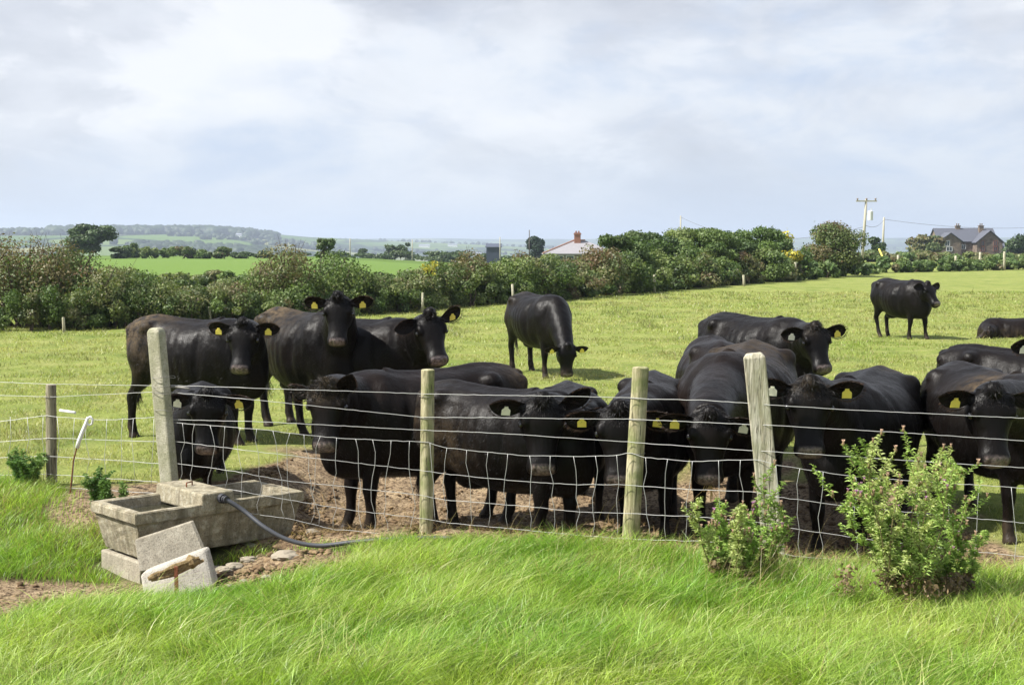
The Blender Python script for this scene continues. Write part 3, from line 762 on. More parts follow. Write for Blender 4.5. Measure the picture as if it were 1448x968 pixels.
def build_clods():
    bm = bmesh.new(); bmesh.ops.create_icosphere(bm, subdivisions=2, radius=1); iv = np.array([tuple(v.co) for v in bm.verts]); fc = np.array([[v.index for v in f.verts] for f in bm.faces]); bm.free()
    n = 12000; X = np.concatenate([rng.uniform(-2.6, 3.2, n), rng.normal(-1.7, .4, 1500), rng.normal(-3.3, .5, 1200)]); Y = np.concatenate([fence_y(X[:n])+np.abs(rng.normal(.2, 1.4, n)), rng.normal(9.6, .35, 1500), rng.normal(9.1, .3, 1200)])
    k = (dirt_mask(X, Y) > .35) & ~in_trough(X, Y); X, Y = X[k], Y[k]; m = len(X); Z = gz(X, Y)
    r_ = .005+.019*rng.random(m)**3.5; q = rng.uniform(.55, 1.4, (m, len(iv), 1)); sc_ = np.stack([r_*rng.uniform(.8, 1.6, m), r_*rng.uniform(.8, 1.6, m), r_*.7], 1)
    V = iv[None]*q*sc_[:, None, :]+np.stack([X, Y, Z+r_*.2], 1)[:, None, :]; F = fc[None]+(np.arange(m)*len(iv))[:, None, None]
    n_ = NT('mud_clods'); c = n_.mix(n_.ramp(n_.noise(n_.pos(), 6, 4, .7), [(.35, 0), (.65, 1)]), (.09, .058, .033), (.27, .19, .11)); mt = n_.end(n_.bsdf(c, .95, spec=.1))
    o = link('mud_clods', np_mesh('mud_clods', V.reshape(-1, 3), F.reshape(-1, 3)), mt); tag(o, 'crumbs and clods of trodden brown earth', 'mud clods', kind='stuff')
# ---------------------------------------------------------------- foliage
def leaf_mesh(centres, radii, n, size, pal, flat=.8, shell=.55, colk=None, drop=0.0, aspect=.62, updir=.35):
    """n leaves spread through ellipsoidal clumps; pal = list of (weight, rgb)"""
    cen = np.array(centres, float); rad = np.array(radii, float); vol = (rad.prod(1))**.62; pr = vol/vol.sum()
    ci = rng.choice(len(cen), n, p=pr); dv = rng.normal(size=(n, 3)); dv /= np.linalg.norm(dv, axis=1)[:, None]
    rr = shell+(1-shell)*rng.random(n)**.7; rr = rr*(1+.16*rng.normal(size=n)*(rng.random(n) < .35))
    P = cen[ci]+dv*rad[ci]*rr[:, None]
    N = dv+rng.normal(size=(n, 3))*.75+np.array([0, 0, updir]); N /= np.linalg.norm(N, axis=1)[:, None]
    T = np.cross(N, rng.normal(size=(n, 3))); T /= np.linalg.norm(T, axis=1)[:, None]; Bv = np.cross(N, T)
    s = size*rng.uniform(.55, 1.35, n)[:, None]
    V = np.stack([P-T*s, P+Bv*s*aspect, P+T*s, P-Bv*s*aspect], 1).reshape(-1, 3)
    F = np.arange(n*4).reshape(-1, 4)
    w_ = np.array([p[0] for p in pal], float); w_ /= w_.sum(); cols = np.array([p[1] for p in pal])
    # each clump leans to one colour of the palette, each leaf varies a little
    cc = rng.choice(len(pal), len(cen), p=w_); pick = np.where(rng.random(n) < .78, cc[ci], rng.choice(len(pal), n, p=w_))
    col = cols[pick]*(.7+.6*rng.random((n, 1)))
    return V, F, np.repeat(col, 4, 0)
GREEN = [(3, (.070, .115, .026)), (3, (.110, .160, .040)), (2, (.160, .200, .060)), (1, (.050, .080, .022))]
BRAM = [(3, (.085, .125, .032)), (3, (.145, .175, .055)), (2, (.165, .165, .07)), (.8, (.135, .105, .050)), (1, (.06, .085, .026))]
BROWN = [(3, (.140, .115, .050)), (2, (.160, .155, .062)), (3, (.105, .135, .045)), (1, (.155, .100, .048))]
GORSE = [(3, (.075, .125, .035)), (3, (.12, .175, .055)), (1, (.16, .21, .07)), (.5, (.16, .14, .07))]
DARK = [(3, (.042, .072, .026)), (2, (.065, .105, .034)), (1, (.09, .125, .045))]
YELLOW = [(3, (.46, .40, .05)), (2, (.25, .30, .05)), (1, (.12, .18, .03))]
def shrub(label, x, y, wd, ht, pal, n, size, name='shrub', cat='shrub', group=None, nc=12, depth=None, z=None, twigs=8, top='round', wisps=0, seed=None):
    base = gzf(x, y) if z is None else z
    e = empty(name, (x, y, base)); tag(e, label, cat, group); depth = depth or wd*.8
    cs = []; rs = []
    for k in range(nc):
        a = random.uniform(0, 2*pi); q = sqrt(random.random()); fx = cos(a)*q; fy = sin(a)*q
        if k < nc*.5: hz_ = random.uniform(.10, .45)
        else: hz_ = random.uniform(.45, .84)
        sh = (1-.45*max(0, hz_-.4)) if top == 'round' else 1
        cs.append((x+fx*wd*.40*sh, y+fy*depth*.4*sh, base+ht*hz_*(1-.25*q*q*(hz_ > .5)))); r_ = random.uniform(.13, .25)
        rs.append((wd*r_*1.05, depth*r_*1.05, ht*random.uniform(.14, .24)))
    V, F, Cc = leaf_mesh(cs, rs, n, size, pal)
    me = np_mesh('foliage', V, F, False, {'lc': Cc}); link('foliage', me, M_LEAF, e)
    g = MB()
    for k in range(twigs):
        c = random.choice(cs[nc//2:]) if nc > 3 else cs[0]; b0 = Vector((x+random.uniform(-.15, .15)*wd, y+random.uniform(-.1, .1)*depth, base-.05))
        p1 = b0.lerp(Vector(c), .5)+Vector((random.uniform(-.1, .1)*wd, 0, 0)); rr = .012*ht+.008
        g.tube([b0, p1, Vector(c), Vector(c)+Vector((random.uniform(-.08, .12)*wd, 0, ht*random.uniform(.1, .22)))], [rr*2, rr*1.3, rr*.7, rr*.25], 5)
    for k in range(wisps):
        c = Vector(random.choice(cs[nc//2:])); g.tube([c, c+Vector((random.uniform(-.1, .16)*wd, random.uniform(-.1, .1), ht*random.uniform(.15, .3)))], [.008, .003], 4)
    g.build('stem', M_BARK, e)
    return e
def tree(label, x, y, ht, cr, trunk_h, pal, n, size, z=None, group=None, lean=0.0, name='tree', squash=.8, trunk=True, nc=16):
    base = gzf(x, y) if z is None else z; e = empty(name, (x, y, base)); tag(e, label, 'tree', group)
    cz = base+trunk_h+(ht-trunk_h)*.5; cs = []; rs = []
    for k in range(nc):
        a = random.uniform(0, 2*pi); q = sqrt(random.random())*.75; hz_ = random.uniform(-.75, .75)
        w_ = sqrt(max(.1, 1-hz_*hz_*.9))
        cs.append((x+cos(a)*q*cr*w_+lean*(hz_+1)*cr, y+sin(a)*q*cr*w_, cz+hz_*(ht-trunk_h)*.5*.85)); r_ = random.uniform(.24, .40)
        rs.append((cr*r_, cr*r_, (ht-trunk_h)*.5*r_*squash))
    V, F, Cc = leaf_mesh(cs, rs, n, size, pal, shell=.35); me = np_mesh('crown', V, F, False, {'lc': Cc}); link('crown', me, M_LEAF, e)
    g = MB(); r0 = max(.05, ht*.028)
    t1 = Vector((x+lean*cr*.5, y, base+trunk_h*1.05+(ht-trunk_h)*.2)); g.tube([(x, y, base-.2), (x+lean*.2*cr, y, base+trunk_h*.5), t1], [r0*1.2, r0*.85, r0*.6], 7)
    for k in range(min(nc, 9)): c = Vector(cs[k]); g.tube([t1-Vector((0, 0, random.random()*trunk_h*.3)), t1.lerp(c, .5)+Vector((0, 0, .03*ht)), c], [r0*.5, r0*.3, r0*.08], 5)
    g.build('trunk', M_BARK, e); return e
def build_vegetation():
    # the hedge that closes the field; x px, top y px, base y px, width px
    HB = ([0, 180, 390, 560, 640, 725, 840, 950, 1050, 1130], [471, 464, 453, 442, 434, 429, 420, 410, 402, 396])
    spec = [(-25, 318, 120, 'b'), (28, 322, 96, 'h'), (72, 338, 90, 'h'), (112, 372, 80, 'g'), (140, 358, 74, 'm'), (175, 380, 80, 'g'), (215, 392, 76, 'm'), (255, 398, 70, 'm'), (292, 394, 66, 'm'), (330, 388, 64, 'm'),
            (392, 336, 74, 'h'), (362, 384, 60, 'g'), (425, 376, 60, 'g'), (478, 355, 70, 'g'), (518, 384, 60, 'm'), (552, 386, 56, 'm'), (588, 376, 56, 'm'), (622, 358, 58, 'm'),
            (655, 347, 60, 'h'), (690, 362, 56, 'g'), (722, 358, 56, 'g'), (752, 350, 52, 'm'), (780, 357, 52, 'g'), (812, 356, 52, 'm'), (848, 334, 54, 'h'), (884, 352, 54, 'g'), (918, 350, 50, 'g'),
            (950, 360, 48, 'g'), (984, 356, 48, 'm'), (1018, 358, 48, 'g'), (1050, 350, 46, 'h'), (1084, 350, 50, 'g'), (1106, 362, 34, 'm')]
    lab = {'g': ('rounded green hedge shrub in the field hedge behind the black cattle', 'green shrubs of the field hedge', GREEN), 'm': ('bramble shrub of mixed green and russet leaves in the field hedge', 'mixed bramble shrubs of the field hedge', BRAM),
           'h': None, 'b': None}
    uniq = {-25: 'russet brown thorn bush cut by the left edge, shaded at its foot', 28: 'tall brown and green thorn bush at the left end of the hedge', 72: 'thorn bush with brown leaves, second from the left end of the field hedge',
            392: 'pointed rust brown bush rising from the hedge above the left cows', 655: 'pink brown topped bush in the hedge, right of the yellow gorse',
            848: 'brown topped thorn bush in the hedge just right of the red chimney', 1050: 'low brownish bush near the right end of the tall hedge'}
    for px, ty, wpx, k in spec:
        by = float(np.interp(px, *HB)); y = 2.1*FPX/(by-HZ); y += 1.6; x = xat(px, y); ht = CAMZ-(ty-HZ)/FPX*y; wd = wpx/FPX*y*1.5; ht = ht*(.97 if 735 < px < 835 else 1.02)
        if lab[k]: l, g, pal = lab[k]
        else: l, g, pal = uniq[px], None, BROWN if px not in (28, 72) else BROWN+[(3, (.06, .10, .02))]
        near = y < 40
        shrub(l, x, y+(.8 if k in 'hb' else 0), wd, ht-gzf(x, y), pal, int(11500 if near else 8500), .034 if near else .00098*y, 'hedge_shrub', 'hedge shrub', g, nc=26, depth=3.4, wisps=22 if k in 'hb' else 9)
        # skirt of brambles and bracken at the foot of the hedge
    for px in range(-30, 1130, 33):
        by = float(np.interp(px, *HB)); y = 2.1*FPX/(by-HZ)+.5; x = xat(px, y)
        shrub('low bramble and bracken at the foot of the field hedge', x, y, 44/FPX*y, random.uniform(.7, 1.25), BRAM if random.random() < .5 else GREEN, 2400, .032 if y < 40 else .0010*y, 'bramble', 'bramble', 'brambles along the hedge foot', nc=7, depth=1.6, twigs=2)
    for px in list(range(170, 350, 26))+list(range(430, 700, 27)):
        y = 62+random.uniform(-6, 8); x = xat(px, y); ty = random.uniform(376, 386)-(5 if 590 < px < 700 else 0)
        shrub('olive scrub bush in the rough strip just beyond the field hedge', x, y, 52/FPX*y, CAMZ-(ty-HZ)/FPX*y-gzf(x, y), BRAM if random.random() < .6 else GREEN, 4200, .0012*y, 'scrub_bush', 'bush', 'scrub beyond the field hedge', nc=11, depth=3, twigs=3)
    # taller trees behind the hedge in the middle
    for px, ty, y, wpx, pal, l in [(874, 327, 63, 58, GREEN, None), (908, 318, 67, 78, DARK+GREEN[:1], None), (950, 324, 71, 80, GREEN, None), (992, 312, 75, 84, GREEN, None), (1030, 321, 79, 70, DARK+GREEN[:1], None), (1072, 316, 84, 60, [(3, (.09, .15, .035)), (2, (.12, .18, .04)), (1, (.06, .10, .02))], 'pale green tree just left of the yellow flowering bush'), (1098, 330, 87, 44, GORSE, 'small light green tree touching the yellow flowering bush')]:
        x = xat(px, y); top = CAMZ-(ty-HZ)/FPX*y; z = gzf(x, y)
        tree(l or 'dark green bushy tree in the clump behind the middle of the field hedge', x, y, top-z, wpx/FPX*y*.74, .4, pal, 17000, .072, group=None if l else 'clump of trees behind the hedge', nc=22)
    y = 88; x = xat(1113, y); z = gzf(x, y); shrub('bright yellow flowering bush left of the round brown bush', x, y, 1.9, CAMZ-(322-HZ)/FPX*y-z, YELLOW, 1600, .09, 'gorse_bush', 'bush', nc=8, twigs=4)
    y = 82; x = xat(1122, y); shrub('green shrub with a yellow patch at the foot of the yellow flowering bush', x, y, 2.6, 2.1, GORSE+[(1.2, (.5, .42, .05))], 2600, .085, 'shrub', 'shrub', nc=9)
    y = 92; x = xat(1176, y); z = gzf(x, y); tree('large round brown and green bush left of the tall utility pole', x, y, CAMZ-(310-HZ)/FPX*y-z, 2.5, .2, BROWN+BRAM[:2], 22000, .075, nc=34, squash=1.0)
    # low gorse hedge along the right end of the field
    for i, px in enumerate(range(1150, 1475, 21)):
        by = float(np.interp(px, [1140, 1250, 1448, 1480], [396, 386, 381, 380])); y = 2.1*FPX/(by-HZ)+1.2; x = xat(px, y)
        shrub('low grey green gorse bush in the hedge at the right end of the field', x, y, 30/FPX*y, (random.uniform(20, 30) if px < 1300 else random.uniform(17, 27))/FPX*y*.95, GORSE, 2600, .0013*y, 'gorse_bush', 'bush', 'low gorse bushes along the right hedge', nc=9, depth=2.4, twigs=3)
    for i, px in enumerate(range(1205, 1480, 24)):
        y = 168+random.uniform(-4, 4); x = xat(px, y); ty = float(np.interp(px, [1205, 1300, 1448], [352, 352, 357]))+random.uniform(-2, 2)
        shrub('far hedge shrub in front of the stone house', x, y, 36/FPX*y, CAMZ-(ty-HZ)/FPX*y-gzf(x, y), BRAM if i % 3 else GORSE, 2200, .0014*y, 'hedge_shrub', 'hedge shrub', 'far hedge before the stone house', nc=9, depth=5, twigs=2)
    y = 186; x = xat(1238, y); shrub('dark small bush between the two pale utility poles', x, y, 3.2, CAMZ-(333-HZ)/FPX*y-gzf(x, y), DARK, 1800, .2, nc=8)
    y = 260; x = xat(1310, y); shrub('dark brown bush just left of the stone house', x, y, 8, 5.2, BROWN+DARK, 2600, .3, nc=9)
    for px in (1432, 1450): y = 262; x = xat(px, y); shrub('dark far shrub right of the stone house', x, y, 6, 4.6-gzf(x, y), DARK, 1800, .3, group='shrubs right of the house', nc=8)
    # beyond the hedge on the left
    y = 205; x = xat(127, y); z = gzf(x, y); tree('big round dark green tree beyond the hedge on the left', x, y, CAMZ-(312-HZ)/FPX*y-z, 3.9, .4, DARK, 16000, .20, nc=34)
    k = 0
    for px, ty, wpx, pal in [(88, 350, 30, DARK), (172, 345, 30, DARK), (188, 342, 30, GREEN), (212, 346, 26, GREEN), (236, 345, 26, [(1, (.08, .13, .02))]), (262, 344, 36, BRAM), (290, 352, 24, GREEN), (316, 348, 26, BRAM), (342, 354, 30, DARK), (372, 352, 30, DARK)]:
        y = 208+random.uniform(-5, 8); x = xat(px, y); shrub('field edge tree in the far row beyond the left green meadow', x, y, wpx/FPX*y*1.2, CAMZ-(ty-HZ)/FPX*y-gzf(x, y), pal, 2600, .2, 'small_tree', 'tree', 'tree row beyond the left meadow', nc=10, twigs=3)
    y = 110; x = xat(452, y); z = gzf(x, y); tree('slender pale green wind bent tree right of the pointed rust brown bush', x, y, CAMZ-(333-HZ)/FPX*y-z, .95, .8, [(2, (.10, .15, .05)), (1, (.08, .11, .04))], 2600, .09, lean=.25, nc=12)
    for px, ty, wpx in [(553, 342, 24), (573, 341, 22), (512, 348, 14)]:
        y = 330; x = xat(px, y); z = gzf(x, y); tree('small dark spreading tree on the skyline of the middle field', x, y, CAMZ-(ty-HZ)/FPX*y-z, wpx/FPX*y*.55, 1.2, DARK, 1400, .26, group='three small dark trees beyond the middle field', nc=12)
    y = 300; x = xat(759, y); z = gzf(x, y); tree('round very dark tree left of the white roofed house', x, y, CAMZ-(330-HZ)/FPX*y-z, 2.7, .5, [(1, (.022, .045, .02))], 5200, .26, nc=22)
    for px in (420, 470, 530, 570, 610, 650, 700, 735, 775, 800):
        y = 318+random.uniform(-8, 8); x = xat(px, y); shrub('low dark hedge bush far off beyond the middle field', x, y, 9.5, CAMZ-(random.uniform(353, 357)-HZ)/FPX*y-gzf(x, y), DARK, 1300, .3, 'hedge_shrub', 'hedge shrub', 'far dark hedge beyond the middle field', nc=8, twigs=1)
    y = 41; x = xat(608, y); shrub('small bright yellow gorse in flower on top of the hedge', x, y, .62, .5, YELLOW, 500, .026, 'gorse_bush', 'bush', nc=9, twigs=2, z=1.18)
    # woods and hedgerow trees on the far hills: one mass
    V0 = []; F0 = []
    bm = bmesh.new(); bmesh.ops.create_icosphere(bm, subdivisions=2, radius=1); iv = np.array([tuple(v.co) for v in bm.verts]); ifc = np.array([[v.index for v in f.verts] for f in bm.faces]); bm.free()
    pts = []
    for k in range(58):                                   # rows of trees
        r0 = random.uniform(900, 6000); t0 = random.uniform(-24, 24); ln = random.uniform(80, 420)*(1+r0/6000); a = random.choice((0, 0, .25, -.2, 1.3)); m = int(ln/random.uniform(9, 22))
        for j in range(m): s_ = (j/m-.5)*ln; pts.append((r0*sin(R(t0))+s_*cos(a)+random.gauss(0, 3), r0*cos(R(t0))+s_*sin(a)+random.gauss(0, 3), random.uniform(2.5, 6)))
    for k in range(900): t0 = random.uniform(-18, -9.5); r0 = 2760+random.gauss(0, 50)+ (t0+18)*12; pts.append((r0*sin(R(t0)), r0*cos(R(t0)), random.uniform(6, 11)))
    for k in range(700): t0 = random.uniform(-15, -6); r0 = 1900+random.gauss(0, 60); pts.append((r0*sin(R(t0)), r0*cos(R(t0)), random.uniform(4, 8)))
    for k in range(300): t0 = random.uniform(-20, -14); r0 = 2720+random.gauss(0, 40); pts.append((r0*sin(R(t0)), r0*cos(R(t0)), random.uniform(3, 9)))
    Cc = []
    for (x, y, s_) in pts:
        jit = 1+rng.uniform(-.25, .25, (len(iv), 1)); V = iv*jit*np.array([s_*1.2, s_*1.2, s_])+np.array([x, y, gzf(x, y)+s_*.6]); F0.append(ifc+len(V0)*len(iv)); V0.append(V); Cc.append(np.repeat([np.array([.030, .050, .018])*random.uniform(.7, 1.5)], len(iv), 0))
    me = np_mesh('distant_woods', np.vstack(V0), np.vstack(F0), False, {'lc': np.vstack(Cc)}); o = link('distant_woods', me, M_LEAF)
    tag(o, 'dark woods and hedgerow trees on the far blue hills', 'woods', kind='stuff')
# ---------------------------------------------------------------- fence
M_WIRE = mat_simple('galvanised_wire', (.50, .50, .48), .5, .5, metal=.3, var=.15)
def mat_post(name, a, b, moss=.3, sc=1.0, coarse=False):
    n = NT(name); p = n.pos(); st = n.pos((1, 1, .09)) if not coarse else n.pos()
    c = n.mix(n.ramp(n.noise(st, 34*sc, 5, .65), [(.38, 0), (.62, 1)]), a, b)
    c = n.mix(n.math('MULTIPLY', n.ramp(n.noise(p, 6, 5, .65), [(.42, 0), (.62, 1)]), moss), c, (.16, .19, .06))
    c = n.mix(n.ramp(n.noise(st, 70, 3, .6), [(.34, .85), (.43, 0)]), c, tuple(v*.3 for v in a))
    h = n.noise(st, 55*sc, 5, .7)
    return n.end(n.bsdf(c, .9, n.bump(h, 1.0, .012), spec=.15))
M_POST = mat_post('round_post_wood', (.26, .23, .13), (.50, .45, .29), .7)
M_POST2 = mat_post('weathered_square_post', (.30, .27, .19), (.58, .54, .43), .35)
M_POST3 = mat_post('brown_post', (.20, .17, .12), (.34, .30, .22), .2)
M_CONC = None
def mat_concrete(name, a, b, lich=.5, green=0.0, stain=0.0):
    n = NT(name); p = n.pos()
    c = n.mix(n.ramp(n.noise(p, 7, 6, .7), [(.3, 0), (.7, 1)]), a, b)
    c = n.mix(n.ramp(n.noise(p, 95, 4, .75), [(.36, .8), (.48, 0)]), c, tuple(v*.4 for v in a))
    c = n.mix(n.math('MULTIPLY', n.ramp(n.noise(p, 28, 5, .7), [(.52, 0), (.60, 1)]), lich), c, (.50, .47, .38))
    if stain: c = n.mix(n.math('MULTIPLY', n.ramp(n.noise(n.pos((7, 7, .8)), 1.6, 5, .65), [(.42, 0), (.66, 1)]), stain), c, tuple(v*.38 for v in a)); c = n.mix(n.math('MULTIPLY', n.ramp(n.noise(p, 11, 5, .75), [(.55, 0), (.66, 1)]), stain*.7), c, (.13, .095, .055))
    if green: c = n.mix(n.math('MULTIPLY', n.ramp(n.noise(p, 5, 5, .7), [(.4, 0), (.6, 1)]), green), c, (.17, .18, .08))
    h = n.math('ADD', n.noise(p, 80, 5, .75), n.math('MULTIPLY', n.noise(p, 18, 5, .7), .8))
    return n.end(n.bsdf(c, .92, n.bump(h, .8, .008), spec=.2))
M_TROUGH = mat_concrete('trough_concrete', (.27, .23, .16), (.42, .37, .265), .55, .12, .75)
M_SLAB = mat_concrete('slab_concrete', (.31, .275, .21), (.42, .375, .29), .2, 0, .4)
M_CPOST = mat_concrete('concrete_post', (.34, .32, .24), (.48, .45, .35), .45, .45)
M_RUST = mat_simple('rust', (.16, .06, .03), .9, .2, var=.4, bs=.6, bscale=60)
M_STONE = mat_simple('pale_stone', (.27, .235, .18), .9, .2, var=.25, bs=.6, bscale=30)

def fence_depth(px):
    """depth at which the sight line of column px meets the fence line"""
    u = (px-CX)/FPX
    pts = [(-9, 13.3)]+[LINE_L[0], P72]+LINE_R+[(7, 8.0)]
    for (x0, y0), (x1, y1) in zip(pts, pts[1:]):
        # x = u*y on the segment (camera at the origin in plan)
        den = (x1-x0)-u*(y1-y0)
        if abs(den) < 1e-9: continue
        t = (u*y0-x0)/den
        if -1e-6 <= t <= 1+1e-6: return y0+t*(y1-y0)
    return 9.0
def fp(px, py, off=0.0): return at_depth(px, py, fence_depth(px)-off)
def wire_pts(pts, off=.0, step=14, wob=.0):
    out = []; xs = [p[0] for p in pts]; ys = [p[1] for p in pts]; x = xs[0]
    n = max(2, int((xs[-1]-xs[0])/step))
    for i in range(n+1):
        x = xs[0]+(xs[-1]-xs[0])*i/n; y = float(np.interp(x, xs, ys)); out.append(fp(x, y+(random.uniform(-wob, wob) if 0 < i < n else 0), off))
    return out
def round_post(parent, base, top, r, mat, lab=None, sides=16):
    b = Vector(base); t = Vector(top); g = MB(); pts = []; rr = []
    for k in range(13):
        f_ = k/12; p = b.lerp(t, f_); pts.append(p); rr.append(r*(1.03-.06*f_+random.uniform(-.012, .012)))
    pts.append(t+Vector((0, 0, r*.12))); rr.append(r*.80)
    g.tube(pts, rr, sides); o = g.build('post', mat, parent, smooth=True)
    o.data.set_sharp_from_angle(angle=R(40)) if hasattr(o.data, 'set_sharp_from_angle') else None
    if lab: o['label'] = lab
    return o
def square_post(parent, base, top, wx, wy, mat, lab, rot, cham=.035, bev=.008):
    b = Vector(base); t = Vector(top); ax = (t-b); L_ = ax.length; ax.normalize()
    q = Vector((0, 0, 1)).rotation_difference(ax).to_matrix() @ Matrix.Rotation(rot, 3, 'Z'); V = []; F = []
    lev = [(0, 1, 1), (.3, 1, 1), (.6, 1, 1), (1-cham/L_, 1, 1), (1, 1-2*cham*.75/wx, 1-2*cham*.3/wy)]
    for f_, sx, sy in lev:
        for x, y in ((-1, -1), (1, -1), (1, 1), (-1, 1)): V.append(b+q @ Vector((x*wx/2*sx+random.uniform(-.002, .002), y*wy/2*sy+random.uniform(-.002, .002), f_*L_)))
    for i in range(len(lev)-1):
        for k in range(4): F.append((i*4+k, i*4+(k+1) % 4, i*4+4+(k+1) % 4, i*4+4+k))
    F.append((3, 2, 1, 0)); n = (len(lev)-1)*4; F.append((n, n+1, n+2, n+3))
    g = MB(); g.add(V, F); o = g.build('post', mat, parent, bevel=bev); o['label'] = lab; return o
def build_fence():
    e = empty('wire_fence', (P602[0], P602[1], 0)); tag(e, 'sagging galvanised stock fence on mixed posts between the long grass and the cattle', 'fence')
    def P(px, py, Y): return at_depth(px, py, Y)
    def bot(px, py, Y, z): p = at_depth(px, py, Y); p.z = z; return p
    round_post(e, P(602, 764, P602[1]+.05)-Vector((0, 0, .25)), P(605, 523, P602[1]+.05), .050, M_POST, 'round greenish wooden post, the one over the big cow with the muddy head')
    round_post(e, P(888, 790, P897[1]+.06)-Vector((0, 0, .2)), P(906, 520, P897[1]+.06), .060, M_POST, 'thicker round pale post leaning right, in the middle of the herd')
    square_post(e, P(1103, 830, P1080[1]+.07)-Vector((0, 0, .15)), P(1066, 499, P1080[1]+.07), .145, .09, M_POST2, 'square sawn post with chamfered top leaning left', R(-8), .03)
    square_post(e, P(250, 800, P232[1]+.0), P(220, 463, P232[1]+.0), .125, .085, M_CPOST, 'tall tapered concrete straining post behind the water trough', R(-28), .03, .015)
    round_post(e, P(73, 700, P72[1]+.04)-Vector((0, 0, .1)), P(72, 544, P72[1]+.04), .046, M_POST3, 'short brown wooden post left of the concrete post')
    round_post(e, Vector((4.3, 8.55, -.2)), Vector((4.3, 8.55, 1.2)), .052, M_POST)
    round_post(e, Vector((-6.6, 12.9, -.2)), Vector((-6.6, 12.9, 1.0)), .046, M_POST3)
    strands = [
        ([(-60, 538), (0, 540), (72, 543), (213, 545), (243, 544.5), (370, 549), (500, 553), (602, 556.8), (700, 558.5), (800, 560), (893, 562), (917, 564), (990, 565.5), (1056, 569.6), (1096, 573), (1200, 579), (1300, 584), (1448, 591), (1560, 596)]),
        ([(-60, 558), (0, 559), (72, 561), (215, 554), (243, 554.7), (370, 566), (500, 579.5), (602, 590), (700, 590), (800, 592), (893, 592), (917, 593.6), (1066, 600), (1200, 607), (1300, 613), (1448, 623), (1560, 630)]),
        ([(246, 593), (370, 596), (500, 602.6), (602, 608), (700, 612), (800, 618.7), (890, 624.5), (912, 626.6), (1070, 637), (1200, 645), (1300, 652), (1448, 661), (1560, 668)])]
    for pts in strands:
        MB().tube(wire_pts(pts, .0, 10, .35), .0019, 5).build('strand_wire', M_WIRE, e, smooth=True)
    rows = [
        [(246, 597), (370, 607), (428, 614), (477, 618.7), (529, 621.8), (602, 624.5), (632, 633), (690, 639), (741, 644), (811, 645), (870, 644), (889, 639.5), (912, 646.5), (978, 652), (1070, 649), (1097, 657), (1208, 673.7), (1330, 682), (1448, 690), (1560, 697)],
        [(248, 624), (370, 639), (474, 651), (586, 663.6), (632, 670), (741, 680.6), (814, 684.7), (881, 685), (981, 692), (1068, 695), (1097, 702), (1208, 716.5), (1330, 728), (1448, 739), (1560, 750)],
        [(250, 655), (332, 666), (400, 679), (462, 685), (589, 699), (632, 707), (741, 715), (814, 723), (879, 725), (997, 731), (1075, 738), (1103, 744), (1197, 758), (1300, 771), (1375, 779), (1448, 786), (1560, 795)],
        [(256, 683), (322, 691), (400, 705), (493, 720.6), (586, 731), (632, 738.6), (741, 749), (816, 756), (877, 761), (997, 765), (1085, 776), (1124, 786), (1174, 790), (1300, 806), (1448, 823), (1560, 834)],
        [(319, 700), (349, 725), (416, 734), (470, 748), (586, 757), (640, 764)]]
    g = MB()
    for r_ in rows: g.tube(wire_pts(r_, .012, 9, .5), .0018, 5)
    R_ = [(np.array([p[0] for p in r_]), np.array([p[1] for p in r_])) for r_ in rows]
    vx = [258, 275, 297, 318, 340, 363, 386, 410, 430, 453, 476, 503, 527, 553, 579, 608, 632, 660, 690, 718, 749, 778, 811, 842, 872, 913, 944, 979, 1016, 1047, 1097, 1131, 1164, 1210, 1252, 1297, 1338, 1385, 1430, 1476, 1520]
    for x in vx:
        pts = []; xx = x; nrow = 5 if 330 < x < 600 else 4
        for k in range(nrow):
            X_, Y_ = R_[k]
            y = float(np.interp(xx, X_, Y_)); pts.append((xx, y))
            if k < nrow-1:
                y2 = float(np.interp(xx, *R_[k+1])); dx = random.uniform(-5, 5)*(1.4 if 250 < x < 600 else 1); bow = random.uniform(-3.5, 3.5)
                nx = xx+(dx if x < 600 or x > 700 else dx*.8); pts.append(((xx+nx)/2+bow, (y+y2)/2)); xx = nx
        # soften
        q = []
        for i in range(len(pts)-1):
            for t in (0, .5): q.append((pts[i][0]*(1-t)+pts[i+1][0]*t, pts[i][1]*(1-t)+pts[i+1][1]*t))
        q.append(pts[-1]); g.tube([fp(a, b, .014) for a, b in q], .0017, 5)
    g.build('netting', M_WIRE, e, smooth=True)
    g = MB()
    for r_ in [[(-60, 600), (0, 595.7), (68, 587), (78, 589), (145, 594), (223, 589.5), (246, 593)], [(-60, 628), (0, 624), (68, 619), (231, 624.6)], [(-60, 650), (0, 647), (68, 644.5), (227, 655)], [(-60, 672), (0, 671), (68, 670), (223, 681)], [(-60, 692), (0, 690), (68, 688), (223, 697)]]:
        g.tube(wire_pts(r_, .012, 9, .5), .0022, 5)
    for x in range(-50, 235, 22):
        xx = x+random.uniform(-4, 4); g.tube([fp(xx, 589+(3 if x > 100 else 0), .014), fp(xx+random.uniform(-4, 4), 620, .014), fp(xx+random.uniform(-4, 4), 648, .014), fp(xx+random.uniform(-4, 4), 688, .014)], .0019, 5)
    o = g.build('netting', M_WIRE, e, smooth=True); o['label'] = 'far section of netting left of the concrete post'
    # staples, ties and the strainer on the posts
    g = MB()
    for px, py, Y, r_ in [(604, 591, P602[1]+.05, .053), (603, 624, P602[1]+.05, .053), (603, 560, P602[1]+.05, .053), (902, 593, P897[1]+.06, .064), (899, 640, P897[1]+.06, .064), (904, 563, P897[1]+.06, .064), (72, 561, P72[1]+.04, .05)]:
        c = at_depth(px, py, Y); g.tube([c+Vector((cos(a)*r_, sin(a)*r_, .004*sin(a*2))) for a in np.linspace(-pi, pi, 17)], .0024, 5)
